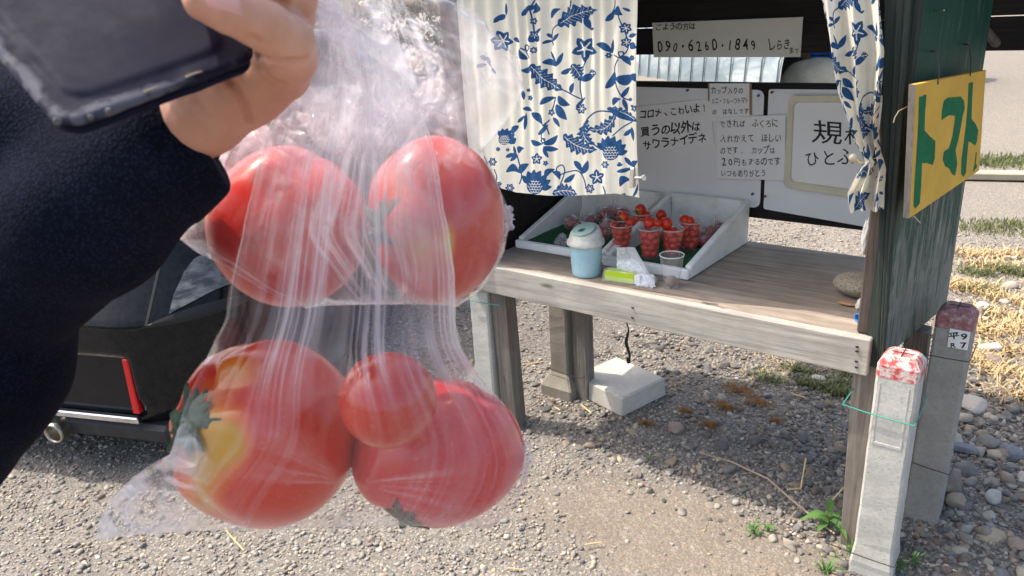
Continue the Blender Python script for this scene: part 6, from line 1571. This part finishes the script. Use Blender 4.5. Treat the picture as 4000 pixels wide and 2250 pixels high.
# bottom edge sags gently to the left corner
def botfix(L, R): return L, R
bfA = ([0, .06, .3, .5, .62, .75, .9, 1], [.345, .352, .388, .402, .412, .425, .427, .43]); thA = ([0, .06, .3, .5, .62, .78, .92, 1], [.003, .004, .007, .010, .018, .030, .024, .004])
corner = lambda X, Y: 1.7 * sstep(880, 680, X) * sstep(1600, 1780, Y) * (.45 + .55 * sstep(2060, 1900, Y)) + .8 * sstep(500, 200, Y) + .35 * sstep(1150, 700, Y)
bagA = thing('plastic_bag', 'clear thin plastic bag in front, stretched in pleats round the three lower tomatoes', 'bag', K(1300, 2050, .42))
v, f, cr, _ = bag_sheet(LA, RA, (2, 3, 4), bfA, thA, -1, 3, crumple=corner); obj('front_film', (v, f), M_bag, bagA, True, attrs={'crease': cr})
v, f, cr, _ = bag_sheet(LA, RA, (2, 3, 4), bfA, thA, 1, 23, crumple=corner); obj('back_film', (v, f), M_bag, bagA, True, attrs={'crease': cr * .6})
# rear bag with the two upper tomatoes and the crumpled mouth
LB = [(0, 1240, -160), (.10, 1225, 0), (.25, 1180, 260), (.40, 1060, 420), (.50, 880, 570), (.60, 800, 760), (.68, 715, 900), (.73, 702, 935), (.78, 770, 985), (.84, 890, 1045), (.92, 1020, 1130), (1, 1200, 1205)]
RB = [(0, 1700, -160), (.10, 1760, 0), (.20, 1900, 90), (.30, 2015, 230), (.36, 2055, 345), (.43, 1985, 455), (.50, 1890, 585), (.56, 1930, 680), (.64, 1972, 790), (.72, 1990, 880), (.80, 1972, 980), (.88, 1925, 1080), (.95, 1860, 1150), (1, 1780, 1200)]
bfB = ([0, .1, .3, .5, .7, .9, 1], [.368, .375, .41, .445, .468, .468, .465]); thB = ([0, .1, .3, .45, .7, .9, 1], [.010, .014, .020, .026, .034, .022, .003])
up_ = lambda X, Y: sstep(740, 480, Y) * (1.0 - .70 * sstep(1720, 1840, X)) * (1 - .75 * np.exp(-((X - 1400 - .38 * Y) / 70) ** 2)) + .35 * sstep(820, 720, X) * sstep(800, 900, Y) + .10
bagB = thing('plastic_bag', 'crumpled clear plastic bag behind, with milky bunched mouth, round the two upper tomatoes', 'bag', K(1400, 1180, .465))
v, f, cr, _ = bag_sheet(LB, RB, (0, 1), bfB, thB, -1, 41, crumple=up_, pleat=.003); obj('front_film', (v, f), M_bag, bagB, True, attrs={'crease': cr})
v, f, cr, _ = bag_sheet(LB, RB, (0, 1), bfB, thB, 1, 61, crumple=up_, pleat=.003); obj('back_film', (v, f), M_bag, bagB, True, attrs={'crease': cr * .8})
# bunched, folded mouth of the rear bag: several crossing layers of film
def flap(name, quad, seed, parent, amp=.010, crb=.35, n=90):
    q = np.array([cl(*a) for a in quad]); U, Wv = np.meshgrid(np.linspace(0, 1, n), np.linspace(0, 1, n), indexing='ij')
    P = ((1 - U) * (1 - Wv))[..., None] * q[0] + (U * (1 - Wv))[..., None] * q[1] + (U * Wv)[..., None] * q[2] + ((1 - U) * Wv)[..., None] * q[3]
    r1 = ridged(U + .3 * Wv, Wv, 3, .9, seed, 4, 2); r2_ = ridged(U - .2 * Wv, Wv, 8, 2.2, seed + 3, 5, 2)
    P[..., 2] += (r1 - .5) * amp + (r2_ - .5) * amp * .4
    j = fbm(Wv * 5, U * 5, 0, 3, seed + 8); P[..., 0] += j * .004; P[..., 1] += fbm(Wv * 5 + 9, U * 5, 0, 3, seed + 9) * .004
    ef = (sstep(0, .22, U) * sstep(1, .78, U) * sstep(0, .2, Wv) * sstep(1, .8, Wv)).ravel() if amp > .004 else 1
    v, f = sheet(P); obj(name, (to_world(v), f), M_bag, parent, True, attrs={'crease': ef * np.clip(crb * (.3 + 1.1 * sstep(-.3, .4, fbm(U * 3, Wv * 3, 0, 3, seed + 2))) + .5 * np.clip(r1 - .5, 0, 1) + .9 * np.clip(r2_ - .5, 0, 1), 0, 1).ravel()})
flap('fold', [(1250, -40, .372), (1560, -60, .38), (1700, 560, .43), (1240, 640, .42)], 5, bagB, crb=.55)
flap('fold', [(1240, 120, .375), (1480, 60, .38), (1660, 760, .415), (1330, 700, .41)], 9, bagB, crb=.50)
flap('fold', [(1600, -40, .39), (1800, -60, .40), (2055, 340, .445), (1850, 640, .445)], 14, bagB, crb=.20)
flap('fold', [(1500, 330, .41), (1780, 250, .42), (1890, 700, .445), (1520, 760, .415)], 19, bagB, crb=.46)
flap('corner_tab', [(1958, 815, .466), (1992, 812, .466), (2008, 868, .468), (1965, 925, .468)], 25, bagB, .003, .6, 30)
flap('corner_tab', [(2040, 1700, .432), (2062, 1720, .432), (2078, 1800, .433), (2040, 1850, .433)], 29, bagA, .002, .5, 30)
